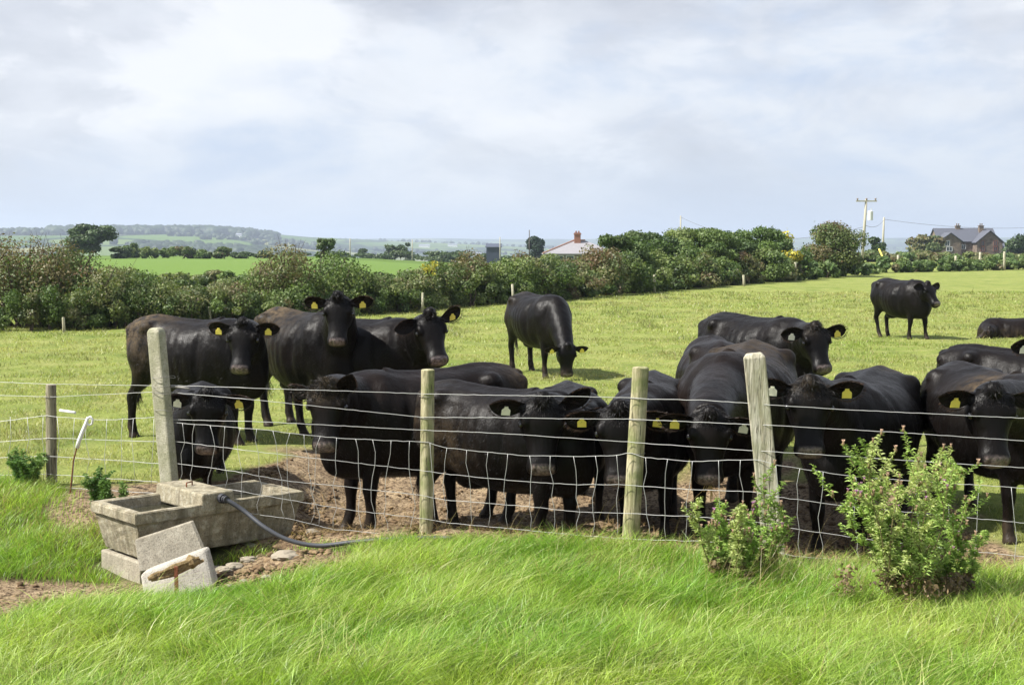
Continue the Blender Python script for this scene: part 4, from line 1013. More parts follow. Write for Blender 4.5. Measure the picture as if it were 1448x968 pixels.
    for py, hw in ((533, 0), (546, 1), (555, 2), (579, 3)):
        c = at_depth(236-(579-py)*.10, py, P232[1]); g.tube([c+Vector((cos(a)*.088, sin(a)*.075, .006*sin(a*3+py))) for a in np.linspace(-pi, pi, 19)], .0022, 5)
    for (a, b) in (((243, 546), (268, 549)),): g.tube([fp(*a, .015), fp(*b, .015)], .008, 8)
    g.tube([fp(236, 594, .05), fp(244, 586, .05), fp(246, 577, .05), fp(240, 573, .06), fp(232, 577, .06)], .0028, 5)
    g.build('wire_tie', mat_simple('dark_wire', (.20, .19, .17), .6, .4, metal=.4), e, smooth=True)
# ---------------------------------------------------------------- water trough
def build_trough():
    zr, zb, zg = .225, -.115, -.30
    e = empty('water_trough', (TR_N.x, TR_N.y, zb)); tag(e, 'long weathered concrete water trough standing partly under the fence netting', 'water trough')
    U, Vv = TR_U, TR_V
    def Q(u, v, z): return TR_N+U*u+Vv*v+Vector((0, 0, z))
    def ring(i, z): return [Q(i, i, z), Q(TR_L-i, i, z), Q(TR_L-i, TR_W-i, z), Q(i, TR_W-i, z)]
    lv = [(.075, zb), (.026, zr-.10), (.028, zr-.085), (.0, zr-.078), (.0, zr-.008), (.008, zr), (.072, zr), (.080, zr-.012), (.105, zb+.06)]
    V = []; F = []
    for i, z in lv: V += ring(i, z)
    for k in range(len(lv)-1):
        for j in range(4): a = k*4+j; b = k*4+(j+1) % 4; F.append((a, b, b+4, a+4))
    F.append((3, 2, 1, 0)); n = (len(lv)-1)*4; F.append((n, n+1, n+2, n+3))
    me = MB().add(V, F).mesh('basin'); bm = bmesh.new(); bm.from_mesh(me)
    bmesh.ops.bevel(bm, geom=[e_ for e_ in bm.edges if abs((e_.verts[0].co-e_.verts[1].co).normalized().z) > .15 or e_.calc_length() > .5], offset=.006, segments=2, affect='EDGES')
    bmesh.ops.subdivide_edges(bm, edges=[e_ for e_ in bm.edges if e_.calc_length() > .12], cuts=6, use_grid_fill=True)
    for v in bm.verts: v.co += Vector((random.gauss(0, .0016), random.gauss(0, .0016), random.gauss(0, .0016)))
    bm.to_mesh(me); bm.free(); link('basin', me, M_TROUGH, e)
    # lid block over the ball valve
    u0, u1, zt = .52, .80, zr+.075
    me = MB(); VV = [Q(u0, .0, zr-.06), Q(u1, .0, zr-.06), Q(u1, TR_W, zr-.06), Q(u0, TR_W, zr-.06), Q(u0+.008, .012, zt), Q(u1-.008, .012, zt), Q(u1-.008, TR_W-.01, zt), Q(u0+.008, TR_W-.01, zt)]
    VV = [v+(Vv*-.004 if i in (0, 1, 4, 5) else Vector((0, 0, 0))) for i, v in enumerate(VV)]
    me.add(VV, [(3, 2, 1, 0), (4, 5, 6, 7), (0, 1, 5, 4), (1, 2, 6, 5), (2, 3, 7, 6), (3, 0, 4, 7)]); lid = me.build('valve_cover', M_TROUGH, e, bevel=.012)
    hb = MB(); hb.tube([Q(.60, .36, zt-.01), Q(.605, .37, zt+.03), Q(.67, .40, zt+.03), Q(.675, .41, zt-.01)], .006, 6); hb.build('lifting_loop', M_RUST, lid, smooth=True)
    # water
    nW = NT('trough_water'); b = nW.bsdf((.035, .034, .022), .04, nW.bump(nW.noise(nW.pos(), 14, 2, .5), .12, .01), spec=.6)
    wm = MB(); z = zr-.075; i = .098; wm.add([Q(i, i, z), Q(TR_L-i, i, z), Q(TR_L-i, TR_W-i, z), Q(i, TR_W-i, z)], [(0, 1, 2, 3)]); wm.build('water', nW.end(b), e)
    # base blocks
    for u, l_, lab in ((.05, .34, None), (.95, .34, None)):
        g = MB(); c = Q(u+l_/2, TR_W/2, (zg+zb)/2-.01); g.box(c, (l_, TR_W-.10, zb-zg-.02), Matrix.Rotation(math.atan2(U.y, U.x), 3, 'Z'), jit=.006); g.build('base_block', M_SLAB, e, bevel=.012)
    # slab leaning on the front, and the broken block with a rotten log
    def pz(px, py, Y): return at_depth(px, py, Y)
    a, b_, c_, d_ = pz(197, 808, 9.50), pz(290, 786, 9.73), pz(270, 738, 9.86), pz(190, 764, 9.64)
    nrm = (b_-a).cross(d_-a).normalized(); th = nrm*-.045 if nrm.y > 0 else nrm*.045
    th = Vector((0.01, .035, .012))
    g = MB(); VV = [a, b_, c_, d_, a+th, b_+th, c_+th, d_+th]; g.add(VV, [(0, 1, 2, 3), (7, 6, 5, 4), (1, 0, 4, 5), (2, 1, 5, 6), (3, 2, 6, 7), (0, 3, 7, 4)])
    o = g.build('concrete_slab', M_SLAB, bevel=.006); tag(o, 'thin pale concrete slab leaning against the front of the water trough', 'concrete slab')
    a, b_, c_, d_ = pz(205, 862, 9.28), pz(302, 830, 9.50), pz(290, 776, 9.64), pz(197, 812, 9.46); th = Vector((.02, .10, .02))
    g = MB(); VV = [a, b_, c_, d_, a+th, b_+th, c_+th*.8, d_+th]; g.add(VV, [(0, 1, 2, 3), (7, 6, 5, 4), (1, 0, 4, 5), (2, 1, 5, 6), (3, 2, 6, 7), (0, 3, 7, 4)])
    o = g.build('concrete_block', mat_concrete('block_concrete', (.34, .31, .26), (.46, .43, .37), .35), bevel=.02); tag(o, 'chunky broken concrete block under the slab, with the rotten log in front', 'concrete block')
    n = NT('rotten_wood'); p = n.pos((3, .8, 3)); cc = n.mix(n.ramp(n.noise(p, 14, 5, .7), [(.3, 0), (.65, 1)]), (.16, .10, .045), (.44, .33, .17)); M_LOG = n.end(n.bsdf(cc, .95, n.bump(n.noise(p, 22, 6, .75), 1, .03), spec=.1))
    g = MB(); p0, p1 = pz(210, 818, 9.30), pz(284, 789, 9.46); pts = []; rr = []
    for k in range(12): f_ = k/11; pts.append(p0.lerp(p1, f_)+Vector((0, random.uniform(-.012, .012), random.uniform(-.014, .014)))); rr.append((.018+.034*f_)*(.6+.75*random.random()) if k not in (0, 11) else .012)
    g.tube(pts, rr, 9)
    for k in range(3): o_ = Vector((random.uniform(-.02, .02), -.012, -.016+.016*k)); g.tube([p0.lerp(p1, .04+.07*k)+o_, p0.lerp(p1, .45)+o_*1.6, p0.lerp(p1, 1.04-.05*k)+o_], [.007, .020, .011], 6)
    o = g.build('log', M_LOG); tag(o, 'piece of rotten orange brown log lying on the broken concrete block', 'log')
    g = MB(); p0, p1 = pz(250, 858, 9.22), pz(249, 800, 9.26); g.box((p0+p1)/2, (.025, .012, (p1-p0).length), jit=.002); o = g.build('iron_stake', M_RUST); tag(o, 'rusty flat iron stake driven in before the rotten log', 'stake')
    # feed pipe
    M_PIPE = mat_simple('pipe_plastic', (.055, .058, .065), .42, .5, var=.2)
    pe = empty('water_pipe', pz(320, 708, 10.3)); tag(pe, 'black plastic water pipe curving from the trough cover along the foot of the fence', 'water pipe')
    out = Q(.68, -.004, zr+.03); key = [out, out-Vv*.06, pz(345, 722, 10.14), pz(374, 745, 10.06), pz(408, 763, 10.02), pz(450, 771, 10.0), pz(500, 773, 9.98), pz(548, 769, 9.95), pz(600, 766, 9.93), pz(640, 772, 9.9)]
    key = [Vector((k.x, k.y, max(k.z, gzf(k.x, k.y)+.035))) for k in key]
    pts = []
    for i in range(len(key)-1):
        p0, p1, p2, p3 = key[max(i-1, 0)], key[i], key[i+1], key[min(i+2, len(key)-1)]
        for t in np.linspace(0, 1, 7)[:-1]: pts.append(.5*((2*p1)+(p2-p0)*t+(2*p0-5*p1+4*p2-p3)*t*t+(3*p1-p0-3*p2+p3)*t**3))
    pts.append(key[-1]); g = MB(); g.tube(pts, .0165, 10); g.build('hose', M_PIPE, pe, smooth=True)
    g = MB(); g.tube([out+Vv*.02, out-Vv*.03], .035, 12); g.tube([out-Vv*.02, out-Vv*.075], .026, 12); g.tube([out-Vv*.045, out-Vv*.055], .030, 12); g.build('fitting', mat_simple('fitting_plastic', (.03, .03, .035), .5), pe)
    # stones in the earth
    for i, (px, py, Y, r_, l) in enumerate([(436, 705, 11.4, .055, 'pale flat stone on the mud behind the right end of the trough'), (300, 786, 10.0, .05, None), (312, 792, 9.96, .04, None), (326, 784, 10.0, .05, None), (345, 778, 10.1, .045, None), (400, 777, 10.0, .08, 'broad flat grey stone half buried under the water pipe'), (292, 798, 9.9, .035, None), (372, 806, 9.6, .03, None), (338, 812, 9.6, .022, None), (318, 822, 9.5, .025, None)]):
        x = xat(px, Y); z = gzf(x, Y); bm = bmesh.new(); bmesh.ops.create_icosphere(bm, subdivisions=3, radius=1)
        for v in bm.verts: c = v.co; k = 1+.35*(float(fbm(c.x*1.5+i*7+9, c.y*1.5+c.z*1.7+9, 3))-.5)*2; v.co = Vector((c.x*r_*1.4*k+x, c.y*r_*k+Y, c.z*r_*.55*k+z+.012))
        me = bpy.data.meshes.new('stone'); bm.to_mesh(me); bm.free(); o = link('stone', me, M_STONE); tag(o, l or 'small pale stone in the reddish earth beside the trough', 'stone', None if l else 'small stones beside the trough')
    # white pigtail stake and loose insulated rod
    M_WHITE = mat_simple('white_plastic', (.78, .78, .74), .4, .5)
    g = MB(); Y = 11.7; q = [(109, 633), (112, 622), (116, 612), (121, 600), (124, 591), (128, 589), (131, 593), (130, 599), (126, 601), (122, 597)]
    g.tube([at_depth(a, b, Y) for a, b in q], [.018, .017, .017, .016, .013, .011, .010, .010, .009, .007], 8)
    g2 = MB(); g2.tube([at_depth(109, 632, Y), at_depth(104, 650, Y), at_depth(99, 680, Y)-Vector((0, 0, .1))], .006, 6)
    o = g.build('electric_fence_stake', M_WHITE, smooth=True); tag(o, 'white plastic pigtail electric fence stake leaning beyond the netting', 'stake'); g2.build('spike', M_RUST, o)
    g = MB(); g.tube([fp(85, 580, .02), fp(106, 583, .02)], .012, 8); o = g.build('insulator_tube', M_WHITE, smooth=True); tag(o, 'short white plastic tube on the fence wire beside the short brown post', 'insulator')
# ---------------------------------------------------------------- weeds
def thistle(label, x, y, ht, spread, ns, seed, bushy=1.0, flowers=True, dead=True, greens=None, z=None):
    rnd = random.Random(seed); base = gzf(x, y) if z is None else z; e = empty('thistle', (x, y, base)); tag(e, label, 'weed')
    st = MB(); LV = []; LC = []; heads = []; greens = greens or [(.27, .40, .09), (.34, .46, .12), (.20, .30, .06), (.40, .46, .16)]
    def leaf(p, d, l_, w_, col):
        d = d.normalized(); s_ = d.cross(Vector((rnd.gauss(0, 1), rnd.gauss(0, 1), rnd.gauss(0, .5)))).normalized(); b = p+d*l_*.5+Vector((0, 0, .06*l_)); c = p+d*l_-Vector((0, 0, .22*l_))
        LV.extend([p, b+s_*w_, c, b-s_*w_]); LC.extend([col]*4)
    def stem(p0, d, l_, r_, lvl, gr):
        pts = [p0]; p = p0.copy(); dd = d.normalized(); n = 7
        for k in range(n): dd = (dd+Vector((rnd.gauss(0, .10), rnd.gauss(0, .10), .07 if lvl else .05))).normalized(); p = p+dd*l_/n; pts.append(p.copy())
        st.tube(pts, [r_*(1-.7*k/n) for k in range(n+1)], 5)
        for k in range(1, n+1):
            f_ = k/n
            for _ in range(int((6 if lvl == 0 else 13)*bushy)):
                q = pts[k-1].lerp(pts[k], rnd.random()); a = rnd.uniform(0, 2*pi); low = (q.z-base) < .22*ht
                col = gr if not (dead and low and rnd.random() < .6) else (.13, .08, .045)
                k2 = .8+.4*rnd.random(); col = tuple(v*k2 for v in col)
                leaf(q, Vector((cos(a), sin(a), rnd.uniform(.1, .8))), rnd.uniform(.020, .055)*(1.25-.6*f_), rnd.uniform(.0024, .0058), col)
        return pts
    for i in range(ns):
        a = 2*pi*(i+rnd.random())/ns; q = sqrt(rnd.random()); d = Vector((cos(a)*spread*q*1.15, sin(a)*spread*q*.7, ht*(1.02-.50*q*rnd.random())))
        gr = rnd.choice(greens); l_ = d.length*rnd.uniform(.75, 1.02); pts = stem(Vector((x+rnd.gauss(0, .05), y+rnd.gauss(0, .04), base-.02)), d, l_, .0055, 0, gr)
        for k in range(2, 8):
            for _ in range(2 if k < 7 else 1):
                a2 = rnd.uniform(0, 2*pi); sub = stem(pts[k], Vector((cos(a2), sin(a2)*.8, rnd.uniform(.5, 1.3))), l_*rnd.uniform(.12, .28), .0025, 1, gr)
                if k > 3 and rnd.random() < .6: heads.append(sub[-1])
        heads.append(pts[-1])
    sto = st.build('stem', mat_simple('thistle_stem', (.16, .13, .06), .8, .2, var=.3), e)
    V = np.array([tuple(v) for v in LV]); me = np_mesh('leaves', V, np.arange(len(V)).reshape(-1, 4), False, {'lc': np.array(LC)}); link('leaves', me, M_LEAF, e)
    if dead:                                                # withered lower leaves
        n = 900; cs = [(x+rnd.gauss(0, spread*.38), y+rnd.gauss(0, spread*.25)-.05, base+ht*rnd.uniform(.04, .30)) for _ in range(9)]; rs = [(spread*.17, spread*.16, ht*.09)]*9
        V, F, Cc = leaf_mesh(cs, rs, n, .014, [(2, (.17, .12, .065)), (1, (.25, .18, .10)), (1, (.10, .07, .04))], shell=.1); me = np_mesh('withered_leaves', V, F, False, {'lc': Cc}); link('withered_leaves', me, M_LEAF, e)
    if flowers:
        rnd.shuffle(heads)
        for p in heads[:90]:
            g = MB(); sc_ = rnd.uniform(.8, 1.35); bud = p+Vector((0, 0, .004)); g.ell(bud, (.008*sc_, .008*sc_, .011*sc_), nu=8, nv=6, mi=0); kind = rnd.random()
            cols = M_FPUR if kind < .3 else M_FSEED
            for _ in range(12): a = rnd.uniform(0, 2*pi); g.tube([bud+Vector((0, 0, .008*sc_)), bud+Vector((cos(a)*.008, sin(a)*.008, .022))*sc_], [.0022*sc_, .0012*sc_], 4, mi=1)
            o = g.build('flower_head', [M_FBUD, cols], e)
    return e
M_FBUD = mat_simple('thistle_bud', (.17, .12, .06), .8, .2, var=.3); M_FPUR = mat_simple('thistle_purple', (.42, .20, .36), .7, .2, var=.2); M_FSEED = mat_simple('thistle_down', (.52, .36, .26), .9, .1, var=.2)
def build_weeds():
    Y = 8.0; thistle('big bushy flowering thistle before the netting at the right, with pinkish seed heads', xat(1292, Y), Y, .93, .52, 16, 3, .9)
    Y = 8.0; thistle('lower spreading thistle growing against the right side of the big bushy one', xat(1375, Y), Y+.25, .50, .26, 6, 9, .8)
    Y = 8.65; thistle('smaller green thistle at the foot of the square leaning post', xat(1036, Y), Y, .56, .24, 9, 5, .9)
    Y = 8.95; thistle('thin greyish thistle pressed against the square leaning post', xat(1082, Y), Y, .60, .13, 5, 12, .6)
    dg = [(.14, .24, .06), (.20, .31, .09), (.10, .19, .05)]
    Y = 11.0; thistle('dark green leafy weed between the short brown post and the trough', xat(142, Y), Y, .36, .13, 9, 21, 1.0, False, False, dg)
    Y = 12.1; thistle('dark green weed in the turf left of the short brown post', xat(30, Y), Y, .36, .20, 10, 22, .8, False, False, dg)
    0 and thistle('small nettle clump in the hollow at the left end of the trough', xat(100, Y), Y, .16, .16, 6, 25, .8, False, False, dg)
# ---------------------------------------------------------------- buildings, poles, far posts
def mat_wall(name, a, b, scale=1.6):
    n = NT(name); p = n.coord('Object'); v = n.nd('ShaderNodeTexVoronoi'); n.L.new(n.coord('Object', (1.0, 1.0, 1.8)), v.inputs['Vector']); v.inputs['Scale'].default_value = scale
    sp = n.nd('ShaderNodeSeparateColor'); n.L.new(v.outputs['Color'], sp.inputs[0]); c = n.mix(sp.outputs[0], a, b)
    return n.end(n.bsdf(c, .9, spec=.15))
def gable(g, x0, x1, y0, y1, z0, ze, zr_, axis, over=.3, wall=0, roof=None):
    """walls into g, roof slopes into roof"""
    V = [(x0, y0, z0), (x1, y0, z0), (x1, y1, z0), (x0, y1, z0), (x0, y0, ze), (x1, y0, ze), (x1, y1, ze), (x0, y1, ze)]
    F = [(0, 1, 5, 4), (1, 2, 6, 5), (2, 3, 7, 6), (3, 0, 4, 7)]
    if axis == 'x': V += [(x0, (y0+y1)/2, zr_), (x1, (y0+y1)/2, zr_)]; F += [(4, 8, 7), (5, 6, 9)]
    else: V += [((x0+x1)/2, y0, zr_), ((x0+x1)/2, y1, zr_)]; F += [(4, 5, 8), (6, 7, 9)]
    g.add(V, F); t = .14; s = .05
    if axis == 'x':
        ym = (y0+y1)/2; k = (zr_-ze)/(ym-y0)
        for sg, ye in ((-1, y0-over), (1, y1+over)):
            zl = ze-over*k; A = [(x0-over, ye, zl+s), (x1+over, ye, zl+s), (x1+over, ym, zr_+s), (x0-over, ym, zr_+s)]; B = [(a, b, c+t) for a, b, c in A]
            roof.add(A+B, [(0, 1, 2, 3), (4, 5, 6, 7), (0, 1, 5, 4), (1, 2, 6, 5), (3, 0, 4, 7)])
    else:
        xm = (x0+x1)/2; k = (zr_-ze)/(xm-x0)
        for xe in (x0-over, x1+over):
            zl = ze-over*k; A = [(xe, y0-over, zl+s), (xm, y0-over, zr_+s), (xm, y1, zr_+s), (xe, y1, zl+s)]; B = [(a, b, c+t) for a, b, c in A]
            roof.add(A+B, [(0, 1, 2, 3), (4, 5, 6, 7), (0, 1, 5, 4), (1, 2, 6, 5), (3, 0, 4, 7)])
def build_buildings():
    M_SW = mat_wall('house_stone', (.12, .095, .075), (.22, .17, .13)); M_SL = mat_simple('slate', (.085, .09, .11), .6, .4, var=.2, bscale=6); M_GL = mat_simple('window_glass', (.05, .06, .07), .1, .6); M_FR = mat_simple('window_frame', (.62, .62, .60), .5); M_RB = mat_simple('red_brick', (.27, .13, .09), .85, .2, var=.25, bscale=30)
    M_BF = mat_simple('brown_frame', (.22, .08, .05), .6)
    Y = 300; m = Y/FPX
    def X(px): return xat(px, Y)
    def Z(py): return CAMZ-(py-HZ)/FPX*Y
    e = empty('stone_house', (X(1370), Y, -1.2)); tag(e, 'grey stone farmhouse with slate roofs and two chimneys on the right skyline', 'house')
    g = MB(); rf = MB(); z0 = -1.6
    gable(g, X(1330), X(1412), Y+1.2, Y+8.2, z0, Z(341), Z(323.5), 'x', .3, roof=rf)
    gable(g, X(1378), X(1414), Y-1.6, Y+4.6, z0, Z(342), Z(327), 'y', .35, roof=rf)
    gable(g, X(1326), X(1357), Y-1.2, Y+4.6, z0, Z(341), Z(330), 'y', .35, roof=rf)
    gable(g, X(1414)+.05, X(1424), Y+.5, Y+4.2, z0, Z(350), Z(343), 'x', .15, roof=rf)
    g.build('wall', M_SW, e); ro = rf.build('roof', M_SL, e)
    for px, Yc in ((1363.5, Y+4.7), (1394.5, Y+3.6)):
        c = MB(); c.box((X(px), Yc, (Z(333)+Z(319.5))/2), (.95, .8, Z(319.5)-Z(333))); c.box((X(px), Yc, Z(319.5)+.06), (1.1, .95, .16)); c.tube([(X(px)-.2, Yc, Z(319.5)+.1), (X(px)-.2, Yc, Z(319.5)+.6)], .12, 8); c.tube([(X(px)+.2, Yc, Z(319.5)+.1), (X(px)+.2, Yc, Z(319.5)+.6)], .12, 8); c.build('chimney', M_SW, ro)
    for px, py, wd, hh, yy, br in ((1337, 344, 1.0, 1.1, Y-1.2, 0), (1386, 344, .7, 1.1, Y-1.6, 1), (1404, 344, .7, 1.1, Y-1.6, 1), (1365, 349, .9, 1.0, Y+1.2, 0), (1386, 352, .8, .9, Y-1.6, 1), (1340, 352, 1.2, .9, Y-1.2, 0), (1404, 352, .8, .9, Y-1.6, 1)):
        w_ = MB(); c = Vector((X(px), yy-.03, Z(py))); t = .09
        for dx, dz, sx, sz in ((-wd/2, 0, t, hh), (wd/2, 0, t, hh), (0, -hh/2, wd, t), (0, hh/2, wd, t), (0, 0, t*.6, hh)): w_.box(c+Vector((dx, -.03, dz)), (sx, .08, sz))
        fo = w_.build('window', M_BF if br else M_FR, e); MB().box(c, (wd, .05, hh)).build('pane', M_GL, fo)
    # bungalow with the pale hipped roof
    Y = 190; z0 = gzf(xat(800, Y), Y)-.1
    X = lambda px: xat(px, Y); Z = lambda py: CAMZ-(py-HZ)/FPX*Y
    e = empty('bungalow', (X(815), Y, z0)); tag(e, 'low bungalow with pale grey hipped roof and red brick chimney behind the hedge', 'house')
    x0, x1, y0, y1, ze, zr_ = X(767), X(872), Y-3.4, Y+4.6, Z(358), Z(340); g = MB()
    g.box(((x0+x1)/2, (y0+y1)/2, (z0+ze)/2), (x1-x0-.8, y1-y0-.8, ze-z0)); g.build('wall', mat_simple('render_wall', (.20, .17, .14), .9), e)
    ym = (y0+y1)/2; V = [(x0, y0, ze), (x1, y0, ze), (x1, y1, ze), (x0, y1, ze), (X(812), ym, zr_), (x1-4.2, ym, zr_), (x0, y0, ze-.14), (x1, y0, ze-.14), (x1, y1, ze-.14), (x0, y1, ze-.14)]
    ro = MB().add(V, [(0, 1, 5, 4), (1, 2, 5), (2, 3, 4, 5), (3, 0, 4), (0, 6, 7, 1), (1, 7, 8, 2), (2, 8, 9, 3), (3, 9, 6, 0), (6, 9, 8, 7)]).build('roof', mat_simple('pale_slate', (.25, .24, .25), .7, .3, var=.15, bscale=8), e)
    rd = MB(); rd.tube([(X(812), ym, zr_+.03), (x1-4.2, ym, zr_+.03)], .12, 6); rd.tube([(x0, y0, ze+.05), (X(812), ym, zr_+.05)], .10, 6); rd.build('ridge_tiles', mat_simple('ridge_clay', (.36, .20, .15), .8), ro)
    c = MB(); cx = X(816.5); c.box((cx, ym-.5, (Z(348)+Z(329))/2), (.85, .7, Z(329)-Z(348))); c.box((cx, ym-.5, Z(331)), (1.0, .85, .14)); c.tube([(cx-.18, ym-.5, Z(329)), (cx-.18, ym-.5, Z(326.5))], .11, 8); c.tube([(cx+.18, ym-.5, Z(329)), (cx+.18, ym-.5, Z(326.5))], .11, 8); c.build('chimney', M_RB, ro)
    for px in (790, 805):
        fo = MB().box((X(px), y0+.36, ze-.75), (1.1, .08, 1.0)).build('window', M_FR, e); MB().box((X(px), y0+.31, ze-.75), (.9, .04, .8)).build('pane', M_GL, fo)
    # dark shed
    Y = 285; X = lambda px: xat(px, Y); Z = lambda py: CAMZ-(py-HZ)/FPX*Y; z0 = gzf(X(697), Y)-.2
    e = empty('farm_shed', (X(697), Y, z0)); tag(e, 'small dark blue farm shed beyond the hedge in the middle distance', 'shed'); g = MB(); rf = MB()
    gable(g, X(688), X(708), Y-2, Y+4, z0, Z(350), Z(345.5), 'x', .2, roof=rf); g.build('wall', mat_simple('navy_sheet', (.035, .045, .075), .5), e); rf.build('roof', mat_simple('navy_roof', (.06, .07, .10), .5), e)
    # far buildings on the hills
    MW = mat_simple('white_render', (.75, .75, .72), .8); MR = mat_simple('grey_roof', (.20, .21, .24), .7)
    def rows(px, Y0, wd, dp, ht, lab, cat, grp=None, roofm=None, wallm=None):
        x = xat(px, Y0); z = gzf(x, Y0); e = empty('far_building', (x, Y0, z)); tag(e, lab, cat, grp); g = MB(); rf = MB(); gable(g, x-wd/2, x+wd/2, Y0-dp/2, Y0+dp/2, z-3, z+ht, z+ht*1.5, 'x', .3, roof=rf); g.build('wall', wallm or MW, e); rf.build('roof', roofm or MR, e)
    rows(67, 1500, 9, 8, 5, 'tiny white farmhouse on the green hillside at far left', 'house')
    rows(338, 2600, 10, 8, 5, 'tiny white house under the wooded skyline left of the rust brown bush', 'house')
    rows(531, 2400, 24, 12, 5, 'long white shed in the hazy valley left of the two small dark trees', 'shed'); rows(522, 2350, 8, 8, 4, 'tiny white house beside the long shed in the hazy valley', 'house')
    for px, Y0, wd in ((716, 2500, 26), (733, 2600, 34), (600, 3400, 26), (800, 3100, 30), (640, 3600, 24), (675, 2900, 20)): rows(px, Y0, wd, 16, 5, 'low pale industrial shed in the hazy plain', 'shed', 'pale sheds in the hazy plain')
    rows(1431, 1500, 6, 7, 9, 'small white building in the haze right of the stone house', 'building')
    # telegraph poles
    MP = mat_simple('pale_pole_wood', (.36, .34, .27), .85, .2, var=.2); MD = mat_simple('dark_pole_wood', (.09, .08, .07), .85, .2)
    MI = mat_simple('insulator', (.25, .2, .18), .4)
    def pole(px, ty, Y, r_, lab, mat=MP, pxb=None, arm=False, box=False):
        p1 = at_depth(px, ty, Y); b = Vector((xat(pxb if pxb else px, Y), Y, gzf(xat(px, Y), Y)-.3)); e = empty('utility_pole', (b.x, b.y, b.z+.3)); tag(e, lab, 'utility pole')
        MB().tube([b, b.lerp(p1, .5), p1], [r_*1.15, r_, r_*.8], 10).build('pole', mat, e, smooth=True)
        if arm:
            g = MB(); g.box(p1-Vector((0, .1, .25)), (2.2*arm, .12, .14)); a = g.build('cross_arm', mat, e)
            for s_ in (-.95, 0, .95): g = MB(); g.tube([p1+Vector((s_*arm, -.1, -.2)), p1+Vector((s_*arm, -.1, .06))], .07, 8); g.ell(p1+Vector((s_*arm, -.1, .0)), (.13, .13, .06), nu=8, nv=5); g.build('insulator', MI, a, smooth=True)
        if box:
            g = MB(); c = p1+Vector((.42, -.15, -1.75)); g.tube([c-Vector((0, 0, .5)), c+Vector((0, 0, .42)), c+Vector((0, 0, .5))], [.28, .28, .2], 14); g.tube([c+Vector((.1, 0, .45)), c+Vector((.1, 0, .75))], .04, 6); g.box(p1+Vector((.18, -.05, -1.6)), (.3, .1, .1)); g.build('transformer', mat_simple('transformer_grey', (.55, .56, .56), .5), e)
        return p1
    a = pole(1225, 281, 150, .15, 'tall pale utility pole with cross arm and transformer, right of the round brown bush', pxb=1219, arm=1.0, box=True)
    b = pole(1250, 307, 200, .15, 'shorter plain pale pole just right of the pole with the transformer', pxb=1248)
    pole(495, 337, 300, .12, 'thin pale pole in the middle field left of the small dark trees'); pole(583, 339, 300, .12, 'thin pale pole just right of the small dark trees')
    pole(707, 335, 250, .10, 'thin grey pole beside the dark blue shed'); pole(748.5, 325, 230, .09, 'thin dark pole beside the round dark tree', MD)
    c = pole(962.5, 305, 210, .12, 'pole whose top shows above the clump of trees behind the hedge')
    pole(86, 345, 190, .06, 'slim pale pole behind the shrubs at the left, beside the big round tree', MD)
    MWd = mat_simple('cable', (.10, .10, .11), .6)
    def cable(p, q, sag, lab):
        g = MB(); g.tube([p.lerp(q, t)-Vector((0, 0, sag*4*t*(1-t))) for t in np.linspace(0, 1, 25)], .022, 4); o = g.build('power_line', MWd, smooth=True); tag(o, lab, 'power line')
    cable(a-Vector((0, 0, 2.8)), b-Vector((0, 0, .4)), .5, 'thin cable between the transformer pole and the plain pale pole'); cable(b-Vector((0, 0, .3)), at_depth(1500, 318, 260), .9, 'thin cable running right from the plain pale pole above the stone house'); cable(c-Vector((0, 0, .2)), a-Vector((0, 0, 2.9)), 2.2, 'thin cable from the pole above the tree clump to the transformer pole')
    g = MB(); g.tube([at_depth(1243, 352, 160), at_depth(1257, 370, 158)-Vector((0, 0, 1.0))], .10, 8); o = g.build('stay_guard', mat_simple('yellow_plastic', (.62, .50, .10), .5), smooth=True); tag(o, 'yellow guard on the slanting stay wire below the two pale poles', 'stay guard')
    # wind turbine far off
    # slim posts along the hedge
    k = 0
    for px, ty, by in [(88, 449, 471), (296, 434, 457), (597, 414, 441), (726, 402, 430), (843, 405, 421), (926, 388, 413), (1053, 389, 405), (1125, 371, 397), (1133, 373, 396), (1151, 371, 392), (1187, 367, 385), (1271, 361, 384), (1352, 362, 382), (1386, 357, 382), (1421, 356, 382)]:
        Y = 2.1*FPX/(by-HZ); x = xat(px, Y); z = gzf(x, Y); top = CAMZ-(ty-HZ)/FPX*Y
        g = MB(); r_ = max(.035, .0009*Y); ln = random.uniform(-.04, .04); g.tube([(x, Y, z-.1), (x+ln*.5, Y, (z+top)/2), (x+ln, Y, top), (x+ln, Y, top+r_*.3)], [r_*1.1, r_, r_, r_*.7], 8); o = g.build('fence_post', M_POST2, smooth=True)
        tag(o, 'slim pale fence post standing against the far field hedge', 'fence post', 'fence posts along the far hedge')
    MWt = mat_simple('white_tag', (.85, .85, .85), .6)
